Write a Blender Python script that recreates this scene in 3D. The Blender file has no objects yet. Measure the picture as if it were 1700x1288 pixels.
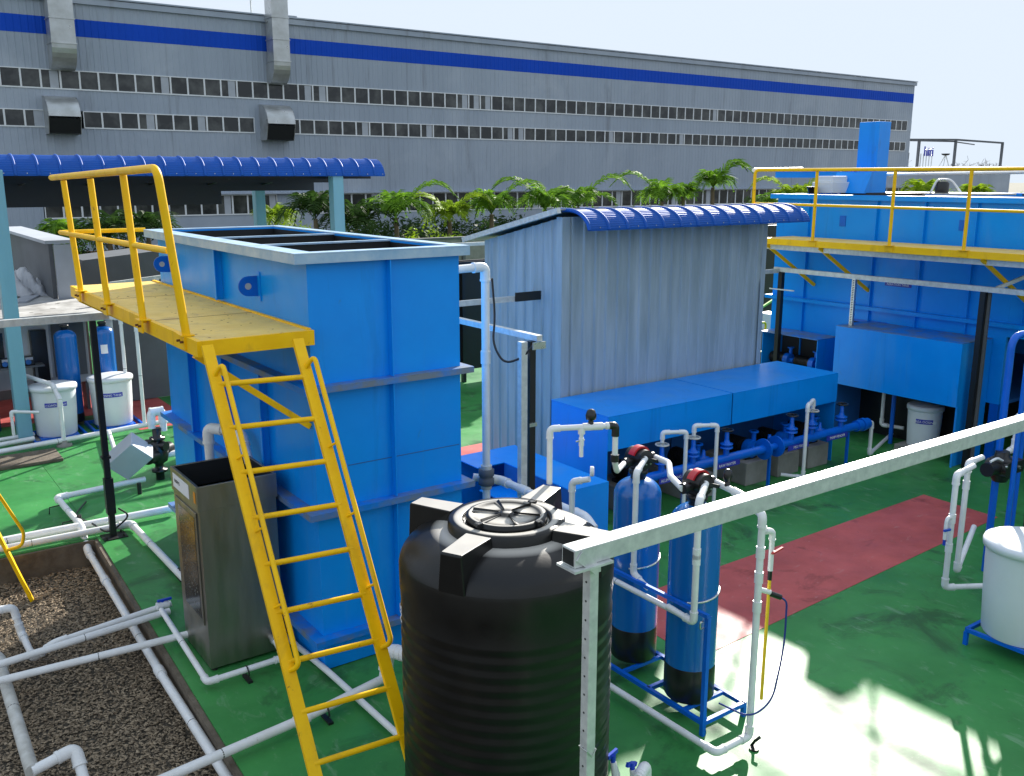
import bpy, math, random
import numpy as np
from mathutils import Vector, Matrix
R = math.radians
random.seed(7); rng = np.random.default_rng(7)
sc = bpy.context.scene
# ------------------------------------------------------------------ camera
CAM = Vector((0, 0, 4.3)); PITCH = 12.67; YAW = 35.6
cd = bpy.data.cameras.new('camera'); cam = bpy.data.objects.new('camera', cd); sc.collection.objects.link(cam)
cam.location = CAM; cam.rotation_euler = (R(90 - PITCH), 0, R(-YAW))
cd.sensor_width = 36; cd.lens = 1553 / 1700 * 36; cd.clip_start = .05; cd.clip_end = 3000
sc.camera = cam
# ------------------------------------------------------------------ light
SUN_AZ = 56.0; SUN_EL = 24.5
w = bpy.data.worlds.new('World'); sc.world = w; w.use_nodes = True
wn = w.node_tree; bg = wn.nodes['Background']
sky = wn.nodes.new('ShaderNodeTexSky'); sky.sky_type = 'NISHITA'; sky.sun_disc = False
sky.sun_elevation = R(SUN_EL); sky.sun_rotation = R(SUN_AZ); sky.air_density = 1.0; sky.dust_density = 3.0; sky.ozone_density = 1.0
hs_ = wn.nodes.new('ShaderNodeHueSaturation'); hs_.inputs['Saturation'].default_value = .62; wn.links.new(sky.outputs[0], hs_.inputs['Color']); # bright tropical haze: the sky is mixed with an even pale veil and kept under the haze brightness
mxh = wn.nodes.new('ShaderNodeMix'); mxh.data_type = 'RGBA'; mxh.inputs[0].default_value = .55; mxh.inputs[7].default_value = (2.05, 2.45, 3.0, 1)
wn.links.new(hs_.outputs[0], mxh.inputs[6])
vmn = wn.nodes.new('ShaderNodeVectorMath'); vmn.operation = 'MINIMUM'; vmn.inputs[1].default_value = (1.86, 2.10, 2.40)
wn.links.new(mxh.outputs[2], vmn.inputs[0]); wn.links.new(vmn.outputs[0], bg.inputs[0]); bg.inputs[1].default_value = .15
sd = bpy.data.lights.new('sun', 'SUN'); sd.energy = 3.6; sd.angle = R(.7); sd.color = (1, .95, .87)
so = bpy.data.objects.new('sun', sd); sc.collection.objects.link(so)
sv = Vector((math.sin(R(SUN_AZ)) * math.cos(R(SUN_EL)), math.cos(R(SUN_AZ)) * math.cos(R(SUN_EL)), math.sin(R(SUN_EL))))
so.rotation_euler = sv.to_track_quat('Z', 'Y').to_euler(); so.location = (0, 0, 30)
sc.view_settings.view_transform = 'Standard'; sc.view_settings.look = 'None'; sc.view_settings.gamma = 1
sc.view_settings.exposure = 1.5
# survey helper: point where the sight line through photo pixel (px,py) meets a world plane
_h = Vector((math.sin(R(YAW)), math.cos(R(YAW)), 0)); _R = Vector((math.cos(R(YAW)), -math.sin(R(YAW)), 0))
_F = _h * math.cos(R(PITCH)) + Vector((0, 0, -math.sin(R(PITCH)))); _U = _h * math.sin(R(PITCH)) + Vector((0, 0, math.cos(R(PITCH))))
def at(px, py, x=None, y=None, z=None):
    r = _F * 1553 + _R * (px - 850) - _U * (py - 644)
    t = (z - CAM.z) / r.z if z is not None else (x / r.x if x is not None else y / r.y)
    return CAM + r * t
# ------------------------------------------------------------------ materials
MATS = {}
TOP_GLARE = []
def mat(name, col, rough=.5, metal=0, spec=.5, col2=None, scale=3, amt=.5, bump=0, bscale=40, rvar=0, coat=0, streak=False, detail=6, stretch=None, contrast=(.35, .65), grime=()):
    m = bpy.data.materials.new(name); m.use_nodes = True; nt = m.node_tree; b = nt.nodes['Principled BSDF']
    b.inputs['Roughness'].default_value = rough; b.inputs['Metallic'].default_value = metal
    b.inputs['Specular IOR Level'].default_value = spec; b.inputs['Coat Weight'].default_value = coat; b.inputs['Coat Roughness'].default_value = .12
    tc = nt.nodes.new('ShaderNodeTexCoord'); mp = nt.nodes.new('ShaderNodeMapping'); nt.links.new(tc.outputs['Object'], mp.inputs[0])
    if stretch: mp.inputs['Scale'].default_value = stretch
    if streak: mp.inputs['Scale'].default_value = (1, 1, .12)
    if col2 is None: col2 = tuple(c * .72 for c in col)
    n = nt.nodes.new('ShaderNodeTexNoise'); n.inputs['Scale'].default_value = scale; n.inputs['Detail'].default_value = detail; n.inputs['Roughness'].default_value = .62
    nt.links.new(mp.outputs[0], n.inputs['Vector'])
    rp = nt.nodes.new('ShaderNodeMapRange'); rp.inputs[1].default_value = contrast[0]; rp.inputs[2].default_value = contrast[1]; rp.inputs[4].default_value = amt
    nt.links.new(n.outputs[0], rp.inputs[0])
    mx = nt.nodes.new('ShaderNodeMix'); mx.data_type = 'RGBA'; mx.inputs[6].default_value = (*col, 1); mx.inputs[7].default_value = (*col2, 1)
    nt.links.new(rp.outputs[0], mx.inputs[0]); last = mx.outputs[2]
    for gc, gs, lo, hi, ga, gst in grime:      # stains, scuffs, rust: (colour, scale, from, to, amount, stretch)
        gm = nt.nodes.new('ShaderNodeMapping'); gm.inputs['Scale'].default_value = gst; gm.inputs['Location'].default_value = (gs * 1.7, gs * .6, lo * 9); nt.links.new(tc.outputs['Object'], gm.inputs[0])
        gn = nt.nodes.new('ShaderNodeTexNoise'); gn.inputs['Scale'].default_value = gs; gn.inputs['Detail'].default_value = 9; gn.inputs['Roughness'].default_value = .68; gn.inputs['Distortion'].default_value = .6; nt.links.new(gm.outputs[0], gn.inputs['Vector'])
        gr_ = nt.nodes.new('ShaderNodeMapRange'); gr_.inputs[1].default_value = lo; gr_.inputs[2].default_value = hi; gr_.inputs[4].default_value = ga; nt.links.new(gn.outputs[0], gr_.inputs[0])
        gx = nt.nodes.new('ShaderNodeMix'); gx.data_type = 'RGBA'; gx.inputs[7].default_value = (*gc, 1); nt.links.new(last, gx.inputs[6]); nt.links.new(gr_.outputs[0], gx.inputs[0]); last = gx.outputs[2]
    nt.links.new(last, b.inputs['Base Color'])
    if rvar:
        r2 = nt.nodes.new('ShaderNodeMapRange'); r2.inputs[1].default_value = .3; r2.inputs[2].default_value = .7
        r2.inputs[3].default_value = max(.03, rough - rvar); r2.inputs[4].default_value = rough + rvar
        n3 = nt.nodes.new('ShaderNodeTexNoise'); n3.inputs['Scale'].default_value = scale * 1.7; n3.inputs['Detail'].default_value = 5; nt.links.new(mp.outputs[0], n3.inputs['Vector'])
        nt.links.new(n3.outputs[0], r2.inputs[0]); nt.links.new(r2.outputs[0], b.inputs['Roughness'])
    if bump:
        n2 = nt.nodes.new('ShaderNodeTexNoise'); n2.inputs['Scale'].default_value = bscale; n2.inputs['Detail'].default_value = 4; nt.links.new(mp.outputs[0], n2.inputs['Vector'])
        bp = nt.nodes.new('ShaderNodeBump'); bp.inputs['Strength'].default_value = bump; bp.inputs['Distance'].default_value = .01
        nt.links.new(n2.outputs[0], bp.inputs['Height']); nt.links.new(bp.outputs[0], b.inputs['Normal'])
    MATS[name] = m; return m
def M(n): return MATS[n]
mat('blue_paint', (.000, .30, .92), .36, spec=.32, col2=(.000, .25, .84), scale=1.6, amt=.7, bump=.10, bscale=5, rvar=.08, coat=.06, grime=[((.16, .34, .55), 1.3, .55, .80, .30, (1, 1, .12)), ((.09, .11, .12), 7, .66, .74, .35, (1, 1, .35)), ((.0, .14, .50), 4, .58, .75, .5, (1, 1, .10))])
mat('blue_frame', (.000, .13, .66), .38, spec=.3, scale=6, amt=.5, coat=.2)
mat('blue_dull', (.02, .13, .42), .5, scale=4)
mat('navy_plastic', (.01, .04, .30), .35, scale=9, amt=.3)
mat('yellow_paint', (.98, .58, .000), .45, spec=.3, col2=(.86, .46, .0), scale=5, amt=.6, bump=.05, bscale=25, grime=[((.30, .13, .03), 14, .64, .70, .8, (1, 1, .5)), ((.55, .30, .02), 4, .55, .7, .5, (1, 1, .3))])
mat('yellow_deck', (.84, .62, .18), .6, spec=.3, col2=(.68, .48, .13), scale=2.6, amt=.8, bump=.25, bscale=60, rvar=.1, grime=[((.34, .24, .12), 3.2, .56, .70, .6, (1, 1, 1)), ((.15, .07, .03), 22, .66, .70, .8, (1, 1, 1)), ((.9, .74, .4), 9, .6, .7, .4, (1, 1, 1))])
mat('rust', (.16, .06, .02), .8, scale=20)
mat('galvanized', (.66, .68, .66), .42, metal=.25, col2=(.46, .48, .48), scale=14, amt=.8, bump=.05, rvar=.1, detail=8, grime=[((.16, .15, .13), 12, .66, .72, .7, (1, 1, 1))])
mat('bright_steel', (.62, .63, .62), .3, metal=.9, scale=10, rvar=.1)
mat('stainless', (.38, .36, .32), .40, metal=1, col2=(.22, .21, .19), scale=5, amt=.6, bump=.06, bscale=90, rvar=.08, stretch=(1, 1, .15))
mat('pvc', (.80, .81, .82), .34, col2=(.66, .66, .64), scale=5, amt=.6, rvar=.08, grime=[((.22, .20, .17), 9, .64, .74, .6, (1, 1, 1)), ((.08, .08, .08), 30, .70, .73, .8, (1, 1, 1))])
mat('pvc_dirty', (.60, .60, .57), .5, col2=(.38, .37, .33), scale=6, amt=.9)
mat('white_poly', (.72, .75, .77), .45, col2=(.62, .66, .69), scale=2, amt=.5)
mat('black_poly', (.004, .004, .0045), .36, spec=.38, col2=(.009, .0085, .008), scale=3, amt=.7, bump=.12, bscale=12, rvar=.08)
mat('black_plastic', (.012, .012, .013), .32, scale=9)
mat('black_paint', (.010, .011, .012), .45, scale=6)
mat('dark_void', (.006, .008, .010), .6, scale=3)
mat('rubber', (.02, .02, .022), .5, scale=9)
mat('red_plastic', (.55, .02, .03), .3, scale=9, coat=.3)
mat('frp_blue', (.003, .13, .46), .25, col2=(.003, .11, .40), scale=2, amt=.5, coat=.4, bump=.05, bscale=30, stretch=(1, 1, .2))
mat('cyan_paint', (.22, .46, .55), .42, col2=(.16, .36, .44), scale=3, amt=.7, streak=True)
mat('sheet_wall', (.37, .46, .53), .42, col2=(.25, .32, .36), scale=5, amt=.9, streak=True, rvar=.08, bump=.03, grime=[((.52, .60, .66), 7, .56, .70, .35, (1, 1, .02)), ((.20, .22, .19), 3, .62, .78, .4, (1, 1, .15))])
mat('sheet_roof', (.42, .44, .45), .45, metal=.3, scale=3, amt=.7)
mat('blue_sheet', (.004, .085, .40), .58, spec=.28, col2=(.006, .07, .33), scale=4, amt=.6, rvar=.05)
mat('concrete', (.30, .29, .27), .85, col2=(.20, .19, .17), scale=2.5, amt=.9, bump=.3, bscale=30)
mat('concrete_light', (.66, .66, .64), .8, col2=(.27, .265, .25), scale=1.7, amt=.9, bump=.3, bscale=20)
mat('grey_wall', (.115, .125, .14), .7, col2=(.085, .092, .10), scale=1.5, amt=.8, bump=.1)
mat('light_grey', (.42, .45, .50), .6, scale=2)
mat('brown_wall', (.18, .10, .05), .8, scale=2)
mat('kerb_soil', (.16, .13, .095), .9, col2=(.09, .07, .05), scale=6, amt=1, bump=.5, bscale=30)
mat('green_floor', (.056, .28, .072), .46, spec=.26, col2=(.028, .175, .042), scale=.8, amt=.9, bump=.16, bscale=7, rvar=.12, detail=9, grime=[((.022, .075, .028), 1.3, .54, .66, .75, (1, 1, 1)), ((.17, .32, .18), 4.5, .57, .68, .6, (1.6, .7, 1)), ((.05, .07, .03), 11, .66, .72, .8, (1, 1, 1)), ((.20, .33, .20), 24, .66, .70, .5, (1, 1, 1))])
mat('red_floor', (.58, .125, .115), .50, spec=.22, col2=(.38, .08, .075), scale=1.3, amt=.9, bump=.16, bscale=9, rvar=.12, detail=9, grime=[((.16, .04, .035), 2.2, .58, .70, .6, (1, 1, 1)), ((.52, .26, .24), 7, .60, .70, .6, (.7, 1.5, 1)), ((.12, .06, .04), 14, .66, .72, .8, (1, 1, 1))])
mat('terrain', (.13, .115, .09), .95, col2=(.08, .09, .05), scale=.3, amt=1, bump=.5, bscale=4)
mat('pit_soil', (.10, .082, .06), .95, col2=(.05, .042, .03), scale=9, amt=1, bump=.8, bscale=40)
mat('gravel', (.42, .33, .23), .9, spec=.2, col2=(.13, .10, .07), scale=24, amt=1, detail=3)
mat('facade', (.345, .395, .47), .6, spec=.3, col2=(.29, .335, .405), scale=.5, amt=.8, streak=True, rvar=.05, grime=[((.16, .17, .19), 1.1, .58, .70, .5, (1, 1, .08)), ((.44, .48, .54), .12, .5, .65, .5, (1, 1, 1))])
mat('facade_blue', (.0, .065, .52), .6, spec=.2, scale=.4, amt=.4)
mat('white_frame', (.74, .76, .78), .4, scale=2, amt=.3)
mat('glass', (.020, .023, .025), .14, spec=.4, col2=(.115, .12, .115), scale=.8, amt=.9, detail=3, contrast=(.45, .75))  # paler grey-green patches in the colour imitate reflections in the panes
mat('duct_metal', (.52, .54, .55), .36, metal=.6, col2=(.36, .37, .36), scale=1.2, amt=.8, rvar=.1)
mat('leaf_palm', (.20, .38, .025), .62, spec=.15, col2=(.06, .15, .02), scale=2.5, amt=1)
mat('leaf_dark', (.035, .075, .012), .62, spec=.15, col2=(.022, .055, .012), scale=2, amt=1)
mat('leaf_lime', (.36, .52, .02), .62, spec=.15, col2=(.12, .2, .02), scale=2, amt=1)
mat('trunk', (.16, .12, .075), .85, scale=8, bump=.4)
mat('bare_twig', (.20, .17, .15), .9, scale=4)
mat('paper', (.78, .78, .80), .6, scale=30, amt=.2)
mat('label_blue', (.03, .04, .42), .4, scale=9, amt=.2)
mat('print_white', (.8, .8, .8), .5, scale=9, amt=.1)
mat('orange_sticker', (.75, .28, .02), .5, scale=9, amt=.2)
mat('rod_yellow', (.85, .55, .02), .4, scale=9, amt=.2)
mat('hose_blue', (.01, .03, .25), .35, scale=9)
mat('valve_blue', (.01, .06, .55), .3, scale=9, coat=.3)
mat('plastic_sheet', (.55, .56, .58), .4, scale=6)
mat('lime_paint', (.35, .6, .05), .5, scale=6)
mat('scratches', (.30, .28, .25), .7, scale=6)
mat('blue_rim_glare', (.42, .55, .68), .4, col2=(.20, .38, .60), scale=5, amt=.8, rvar=.08)  # paler blue paints the white sun glare onto rim and partition tops
mat('blue_flange', (.000, .20, .72), .42, col2=(.19, .20, .18), scale=2.2, amt=.85, detail=8, contrast=(.42, .62))
# cream sun glare painted into the colour of the black plastic's upward faces
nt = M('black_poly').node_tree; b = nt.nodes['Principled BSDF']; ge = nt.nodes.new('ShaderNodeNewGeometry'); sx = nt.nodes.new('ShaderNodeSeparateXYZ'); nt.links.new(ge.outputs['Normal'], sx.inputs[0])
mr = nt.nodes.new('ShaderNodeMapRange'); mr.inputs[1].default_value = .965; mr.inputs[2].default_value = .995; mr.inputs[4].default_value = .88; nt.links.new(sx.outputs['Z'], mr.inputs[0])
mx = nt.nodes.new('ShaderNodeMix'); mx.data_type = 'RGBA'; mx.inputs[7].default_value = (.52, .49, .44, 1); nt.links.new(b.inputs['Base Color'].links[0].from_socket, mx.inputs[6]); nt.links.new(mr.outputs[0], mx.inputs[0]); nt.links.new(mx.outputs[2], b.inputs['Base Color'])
for nm in ('leaf_palm', 'leaf_dark', 'leaf_lime'):          # thin leaves let light through
    nt = M(nm).node_tree; b = nt.nodes['Principled BSDF']; tr = nt.nodes.new('ShaderNodeBsdfTranslucent'); ms = nt.nodes.new('ShaderNodeMixShader')
    src = b.inputs['Base Color'].links[0].from_socket; nt.links.new(src, tr.inputs[0]); ms.inputs[0].default_value = .45
    nt.links.new(b.outputs[0], ms.inputs[1]); nt.links.new(tr.outputs[0], ms.inputs[2]); nt.links.new(ms.outputs[0], nt.nodes['Material Output'].inputs[0])
# ------------------------------------------------------------------ mesh builder
V = Vector
class MB:
    def __init__(s): s.v = []; s.f = []; s.s = []; s.m = []; s.mi = 0
    def add(s, vs, fs, smooth=False):
        o = len(s.v); s.v += [tuple(p) for p in vs]; s.f += [tuple(i + o for i in f) for f in fs]; s.s += [smooth] * len(fs); s.m += [s.mi] * len(fs); return s
    def box(s, x0, x1, y0, y1, z0, z1):
        x0, x1 = sorted((x0, x1)); y0, y1 = sorted((y0, y1)); z0, z1 = sorted((z0, z1))
        return s.add([(x0, y0, z0), (x1, y0, z0), (x1, y1, z0), (x0, y1, z0), (x0, y0, z1), (x1, y0, z1), (x1, y1, z1), (x0, y1, z1)],
                     [(0, 3, 2, 1), (4, 5, 6, 7), (0, 1, 5, 4), (1, 2, 6, 5), (2, 3, 7, 6), (3, 0, 4, 7)])
    def bar(s, p, q, w, h=None, up=(0, 0, 1)):
        p = V(p); q = V(q); h = h or w; d = (q - p).normalized(); up = V(up)
        if abs(d.dot(up)) > .98: up = V((1, 0, 0)) if abs(d.x) < .9 else V((0, 1, 0))
        a = d.cross(up).normalized() * w / 2; b = a.cross(d).normalized() * h / 2
        vs = [c + i * a + j * b for c in (p, q) for i, j in ((-1, -1), (1, -1), (1, 1), (-1, 1))]
        return s.add(vs, [(0, 1, 2, 3), (7, 6, 5, 4), (0, 4, 5, 1), (1, 5, 6, 2), (2, 6, 7, 3), (3, 7, 4, 0)])
    def tube(s, path, r, n=12, cap=True, radii=None):
        P = [V(p) for p in path]; m = len(P); T = []
        for i in range(m):
            t = (P[min(i + 1, m - 1)] - P[max(i - 1, 0)]); T.append(t.normalized() if t.length > 1e-9 else V((0, 0, 1)))
        u = T[0].orthogonal().normalized(); vs = []
        for i in range(m):
            u = (u - T[i] * u.dot(T[i])).normalized(); w_ = T[i].cross(u); rr = radii[i] if radii else r
            for k in range(n):
                a = 2 * math.pi * k / n; vs.append(P[i] + (u * math.cos(a) + w_ * math.sin(a)) * rr)
        fs = [(i * n + k, i * n + (k + 1) % n, (i + 1) * n + (k + 1) % n, (i + 1) * n + k) for i in range(m - 1) for k in range(n)]
        s.add(vs, fs, True)
        if cap:
            o = len(s.v); s.v += [tuple(p) for p in vs[:n]] + [tuple(p) for p in vs[-n:]]
            s.f += [tuple(o + n - 1 - k for k in range(n)), tuple(o + n + k for k in range(n))]; s.s += [False] * 2; s.m += [s.mi] * 2
        return s
    def cyl(s, p, q, r, n=24): return s.tube([p, q], r, n)
    def lathe(s, c, prof, n=48, cap=True):
        c = V(c); vs = [(c.x + r * math.cos(2 * math.pi * k / n), c.y + r * math.sin(2 * math.pi * k / n), c.z + z) for r, z in prof for k in range(n)]
        fs = [(i * n + k, i * n + (k + 1) % n, (i + 1) * n + (k + 1) % n, (i + 1) * n + k) for i in range(len(prof) - 1) for k in range(n)]
        s.add(vs, fs, True)
        if cap: s.add(vs[:n], [tuple(range(n - 1, -1, -1))]); s.add(vs[-n:], [tuple(range(n))])
        return s
    def prism(s, poly, z0, z1):
        n = len(poly); vs = [(x, y, z0) for x, y in poly] + [(x, y, z1) for x, y in poly]
        return s.add(vs, [tuple(range(n - 1, -1, -1)), tuple(range(n, 2 * n))] + [(i, (i + 1) % n, n + (i + 1) % n, n + i) for i in range(n)])
    def extr(s, poly, d):                       # planar polygon (3d points) extruded by vector d
        n = len(poly); d = V(d); vs = [V(p) for p in poly] + [V(p) + d for p in poly]
        return s.add(vs, [tuple(range(n - 1, -1, -1)), tuple(range(n, 2 * n))] + [(i, (i + 1) % n, n + (i + 1) % n, n + i) for i in range(n)])
def rounded(path, rad=.05, n=5):
    P = [V(p) for p in path]; out = [P[0]]
    for i in range(1, len(P) - 1):
        a = (P[i - 1] - P[i]); b = (P[i + 1] - P[i]); k = min(rad, a.length * .48, b.length * .48); a.normalize(); b.normalize()
        p0 = P[i] + a * k; p1 = P[i] + b * k
        for j in range(n + 1):
            t = j / n; out.append(p0 * (1 - t) ** 2 + P[i] * 2 * t * (1 - t) + p1 * t * t)
    return out + [P[-1]]
col = sc.collection
def wloc(o):
    p = V((0, 0, 0))
    while o: p += o.location; o = o.parent
    return p
def ob(name, mb, m, parent=None, loc=None, bev=0, label=None):
    me = bpy.data.meshes.new(name); base = wloc(parent) if parent else V(loc) if loc is not None else V((0, 0, 0))
    if parent is None and loc is None:
        a = np.array(mb.v); base = V((float((a[:, 0].min() + a[:, 0].max()) / 2), float((a[:, 1].min() + a[:, 1].max()) / 2), float(a[:, 2].min())))
    me.from_pydata([(x - base.x, y - base.y, z - base.z) for x, y, z in mb.v], [], mb.f)
    me.polygons.foreach_set('use_smooth', mb.s)
    for k in (m if isinstance(m, (list, tuple)) else [m]): me.materials.append(M(k))
    if isinstance(m, (list, tuple)): me.polygons.foreach_set('material_index', mb.m)
    me.update(); o = bpy.data.objects.new(name, me); col.objects.link(o)
    if parent: o.parent = parent
    else: o.location = base
    if bev:
        b = o.modifiers.new('b', 'BEVEL'); b.width = bev; b.segments = 2; b.limit_method = 'ANGLE'; b.angle_limit = R(50)
    if label: o['label'] = label
    return o
def pieces(name, boxes, m, parent, **k):
    for b_ in boxes: ob(name, MB().box(*b_), m, parent, **k)
def tag(o, label, cat, group=None):
    o['label'] = label; o['category'] = cat
    if group: o['group'] = group
    return o
def struct(name, mb, m, **k):
    o = ob(name, mb, m, loc=(0, 0, 0), **k); o['kind'] = 'structure'; return o
def thing(name, label, cat, loc, group=None):
    o = bpy.data.objects.new(name, None); o.empty_display_size = .1; col.objects.link(o); o.location = loc; return tag(o, label, cat, group)
def copy_tree(o, parent=None):
    c = o.copy(); col.objects.link(c); c.parent = parent
    for ch in o.children: copy_tree(ch, c)
    return c
def text(name, s, size, m, parent, origin, right, up, ext=.001):
    cu = bpy.data.curves.new(name, 'FONT'); cu.body = s; cu.size = size; cu.extrude = ext; cu.align_x = 'CENTER'; cu.align_y = 'CENTER'
    t = bpy.data.objects.new(name, cu); me = bpy.data.meshes.new_from_object(t); bpy.data.objects.remove(t)
    r = V(right).normalized(); u = V(up).normalized(); n = r.cross(u); o3 = V(origin) - (wloc(parent) if parent else V((0, 0, 0)))
    for v in me.vertices: v.co = o3 + r * v.co.x + u * v.co.y + n * (v.co.z + ext)
    me.materials.clear(); me.materials.append(M(m)); o = bpy.data.objects.new(name, me); col.objects.link(o)
    if parent: o.parent = parent
    return o
def pvc(label, path, r=.03, m='pvc', group=None, couplings=(), cat='pipe', name='pipe', root=None, elbows=True, marks=True):
    P = [V(p) for p in path]
    mb = MB().tube(rounded(P, r * 1.8), r, 14)
    if root is None: o = tag(ob(name, mb, m, loc=P[0]), label, cat, group)
    else: o = ob(name, mb, m, root)
    for i in range(1, len(P) - 1) if elbows else ():
        a = (P[i - 1] - P[i]).normalized(); b = (P[i + 1] - P[i]).normalized()
        if a.dot(b) < -.97: continue
        e = MB().tube(rounded([P[i] + a * r * 3.2, P[i], P[i] + b * r * 3.2], r * 1.8), r * 1.22, 14)
        for d in (a, b): e.tube([P[i] + d * r * 3.0, P[i] + d * r * 3.5], r * 1.30, 14)
        ob('elbow', e, m, o)
    for k, t in couplings:
        c = P[k].lerp(P[k + 1], t); d = (P[k + 1] - P[k]).normalized()
        ob('coupling', MB().tube([c - d * r * 1.6, c + d * r * 1.6], r * 1.22, 14), m, o)
    if marks:                                   # dark solvent rings at the joints
        k = MB(); L = 0
        for i in range(len(P) - 1):
            d = (P[i + 1] - P[i]); n = int(d.length / 1.3)
            for j in range(n):
                c = P[i] + d * ((j + .6) / (n + .2)); dn = d.normalized(); k.tube([c, c + dn * .008], r * 1.02, 12)
        if k.v: ob('joint_ring', k, 'black_paint', o)
    return o
exec_parts = []
# ================================================================== SETTING
# terrain sheet, reaching the horizon; the pit floor is this sheet
struct('ground', MB().box(-600, 900, -400, 900, -1.2, -.36), 'terrain')
RIM = [(1.72, -3.0), (1.95, 6.18), (2.14, 11.42), (2.14, 11.72)]            # edge of the slab along the pit
mb = MB()
mb.prism(RIM + [(2.14, 34), (34, 34), (34, -8), (1.6, -8)], -.30, 0)
mb.prism([(-14, 11.72), (2.135, 11.72), (2.135, 34), (-14, 34)], -.30, .0)
struct('floor', mb, 'green_floor')
mb = MB()
mb.prism([(a - .045, b) for a, b in RIM[:3]] + [(2.10, 11.68)] + [(2.14, 11.715)] + [(a - .002, b) for a, b in RIM[:3]][::-1], -.40, -.012)
mb.prism([(-14, 11.67), (2.10, 11.67), (2.10, 11.718), (-14, 11.718)], -.40, -.012)
struct('slab_edge', mb, 'kerb_soil')
mb = MB().prism([(5.9, 5.36), (11.80, 5.66), (11.85, 6.72), (6.0, 6.66)], .001, .004)
mb.prism([(4.75, 11.35), (12.2, 11.45), (12.2, 12.5), (4.75, 12.4)], .001, .004)
mb.prism([(-9, 18.2), (3.9, 18.2), (3.9, 16.6), (4.85, 16.6), (4.85, 22), (-9, 22)], .001, .004)
struct('floor_marking', mb, 'red_floor')
struct('pit_floor', MB().box(-10, 2.0, -3, 11.7, -.37, -.335), 'pit_soil')
# loose gravel and chips: thousands of small stones
def stones(n, x0, x1, y0, y1, z, s0, s1):
    c = np.stack([rng.uniform(x0, x1, n), rng.uniform(y0, y1, n), np.full(n, z)], 1)
    keep = c[:, 0] < 1.68 + (c[:, 1] + 3) * .031; c = c[keep]; n = len(c)
    c[:, 2] += rng.uniform(0, .02, n)
    u = np.array([(1, 0, 0), (0, 1, 0), (-1, 0, 0), (0, -1, 0), (0, 0, 1), (0, 0, -1)], float)
    L = rng.uniform(s0, s1, (n, 1)); sc3 = np.concatenate([L, L * rng.uniform(.25, .6, (n, 1)), L * rng.uniform(.2, .4, (n, 1))], 1)
    a = rng.uniform(0, 6.283, n); ca, sa = np.cos(a), np.sin(a); tl = rng.uniform(-.3, .3, n)
    p = u[None] * sc3[:, None] * rng.uniform(.75, 1.2, (n, 6, 1))
    p[..., 2] += p[..., 0] * tl[:, None]
    q = np.stack([p[..., 0] * ca[:, None] - p[..., 1] * sa[:, None], p[..., 0] * sa[:, None] + p[..., 1] * ca[:, None], p[..., 2]], 2) + c[:, None]
    f = np.array([(0, 1, 4), (1, 2, 4), (2, 3, 4), (3, 0, 4), (1, 0, 5), (2, 1, 5), (3, 2, 5), (0, 3, 5)])
    F = (f[None] + (np.arange(n) * 6)[:, None, None]).reshape(-1, 3)
    return q.reshape(-1, 3), F
vs, fs = stones(62000, -1.0, 2.1, 3.5, 11.66, -.325, .009, .029)
me = bpy.data.meshes.new('gravel'); me.from_pydata(vs.tolist(), [], fs.tolist()); me.materials.append(M('gravel'))
g = bpy.data.objects.new('gravel', me); col.objects.link(g); tag(g, 'tan gravel and chips covering the sunken pit bed', 'gravel'); g['kind'] = 'stuff'
# ---------------------------------------------------------------- factory building
YB = 58.0
fac = thing('factory_building', 'very long grey corrugated factory hall with blue stripe and two ribbon window rows', 'building', (50, YB, 0))
def ribwall(x0, x1, z0, z1, y=YB, pitch=.36, d=.022, th=.15):
    mb = MB(); xs = [x0]; ys = [y]; n = int((x1 - x0) / pitch)
    for i in range(n):
        a = x0 + i * pitch
        xs += [a + .62 * pitch, a + .70 * pitch, a + .90 * pitch, a + .98 * pitch]; ys += [y, y - d, y - d, y]
    xs.append(x1); ys.append(y); m = len(xs)
    return mb.add([(a, b, z0) for a, b in zip(xs, ys)] + [(a, b, z1) for a, b in zip(xs, ys)], [(i, i + 1, m + i + 1, m + i) for i in range(m - 1)]).box(x0, x1, y + .02, y + th, z0, z1)
X0, X1 = -6.0, 92.7
W1 = (9.02, 10.06); W2 = (6.98, 7.92)
wallmb = MB()
def addwall(mb, *a, **k):
    t = ribwall(*a, **k); mb.add(t.v, t.f)
addwall(wallmb, X0, X1, 12.75, 13.55); addwall(wallmb, X0, X1, W1[1], 11.85); addwall(wallmb, X0, X1, W2[1], W1[0]); addwall(wallmb, X0, X1, 3.28, W2[0])
addwall(wallmb, X0, 9.6, .2, 3.28); wallmb.box(9.6, 23.2, YB, YB + .15, .2, 2.05)
addwall(wallmb, 23.2, 25.2, .2, 3.28); wallmb.box(25.2, X1, YB, YB + .15, .2, 2.0)
wallmb.box(X1 - .8, X1, YB - .02, YB + .12, W2[0], W2[1]); wallmb.box(X1 - .8, X1, YB - .02, YB + .12, W1[0], W1[1])
wallmb.box(X1 - .1, X1, YB + .15, YB + 40, .2, 13.5); wallmb.box(X0, X1 - .12, YB + 30, YB + 30.2, .2, 13.5)
ob('wall', wallmb, 'facade', fac)
t = ribwall(X0, X1, 11.85, 12.75, y=YB - .01); ob('stripe', t, 'facade_blue', fac)
ob('roof_edge', MB().box(X0, X1 + .15, YB - .16, YB + .3, 13.55, 13.86).box(X0, X1 + .2, YB - .22, YB + .32, 13.90, 13.98).box(24.2, 25.0, YB - .2, YB + .3, 13.98, 14.06), 'facade', fac)
ob('roof', MB().box(X0, X1, YB + .3, YB + 30, 13.3, 13.5), 'sheet_roof', fac)
ob('plinth', MB().box(X0, 9.6, YB - .05, YB + .1, -.36, .2).box(9.61, X1, YB - .04, YB + .1, -.36, .2), 'brown_wall', fac)
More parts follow.
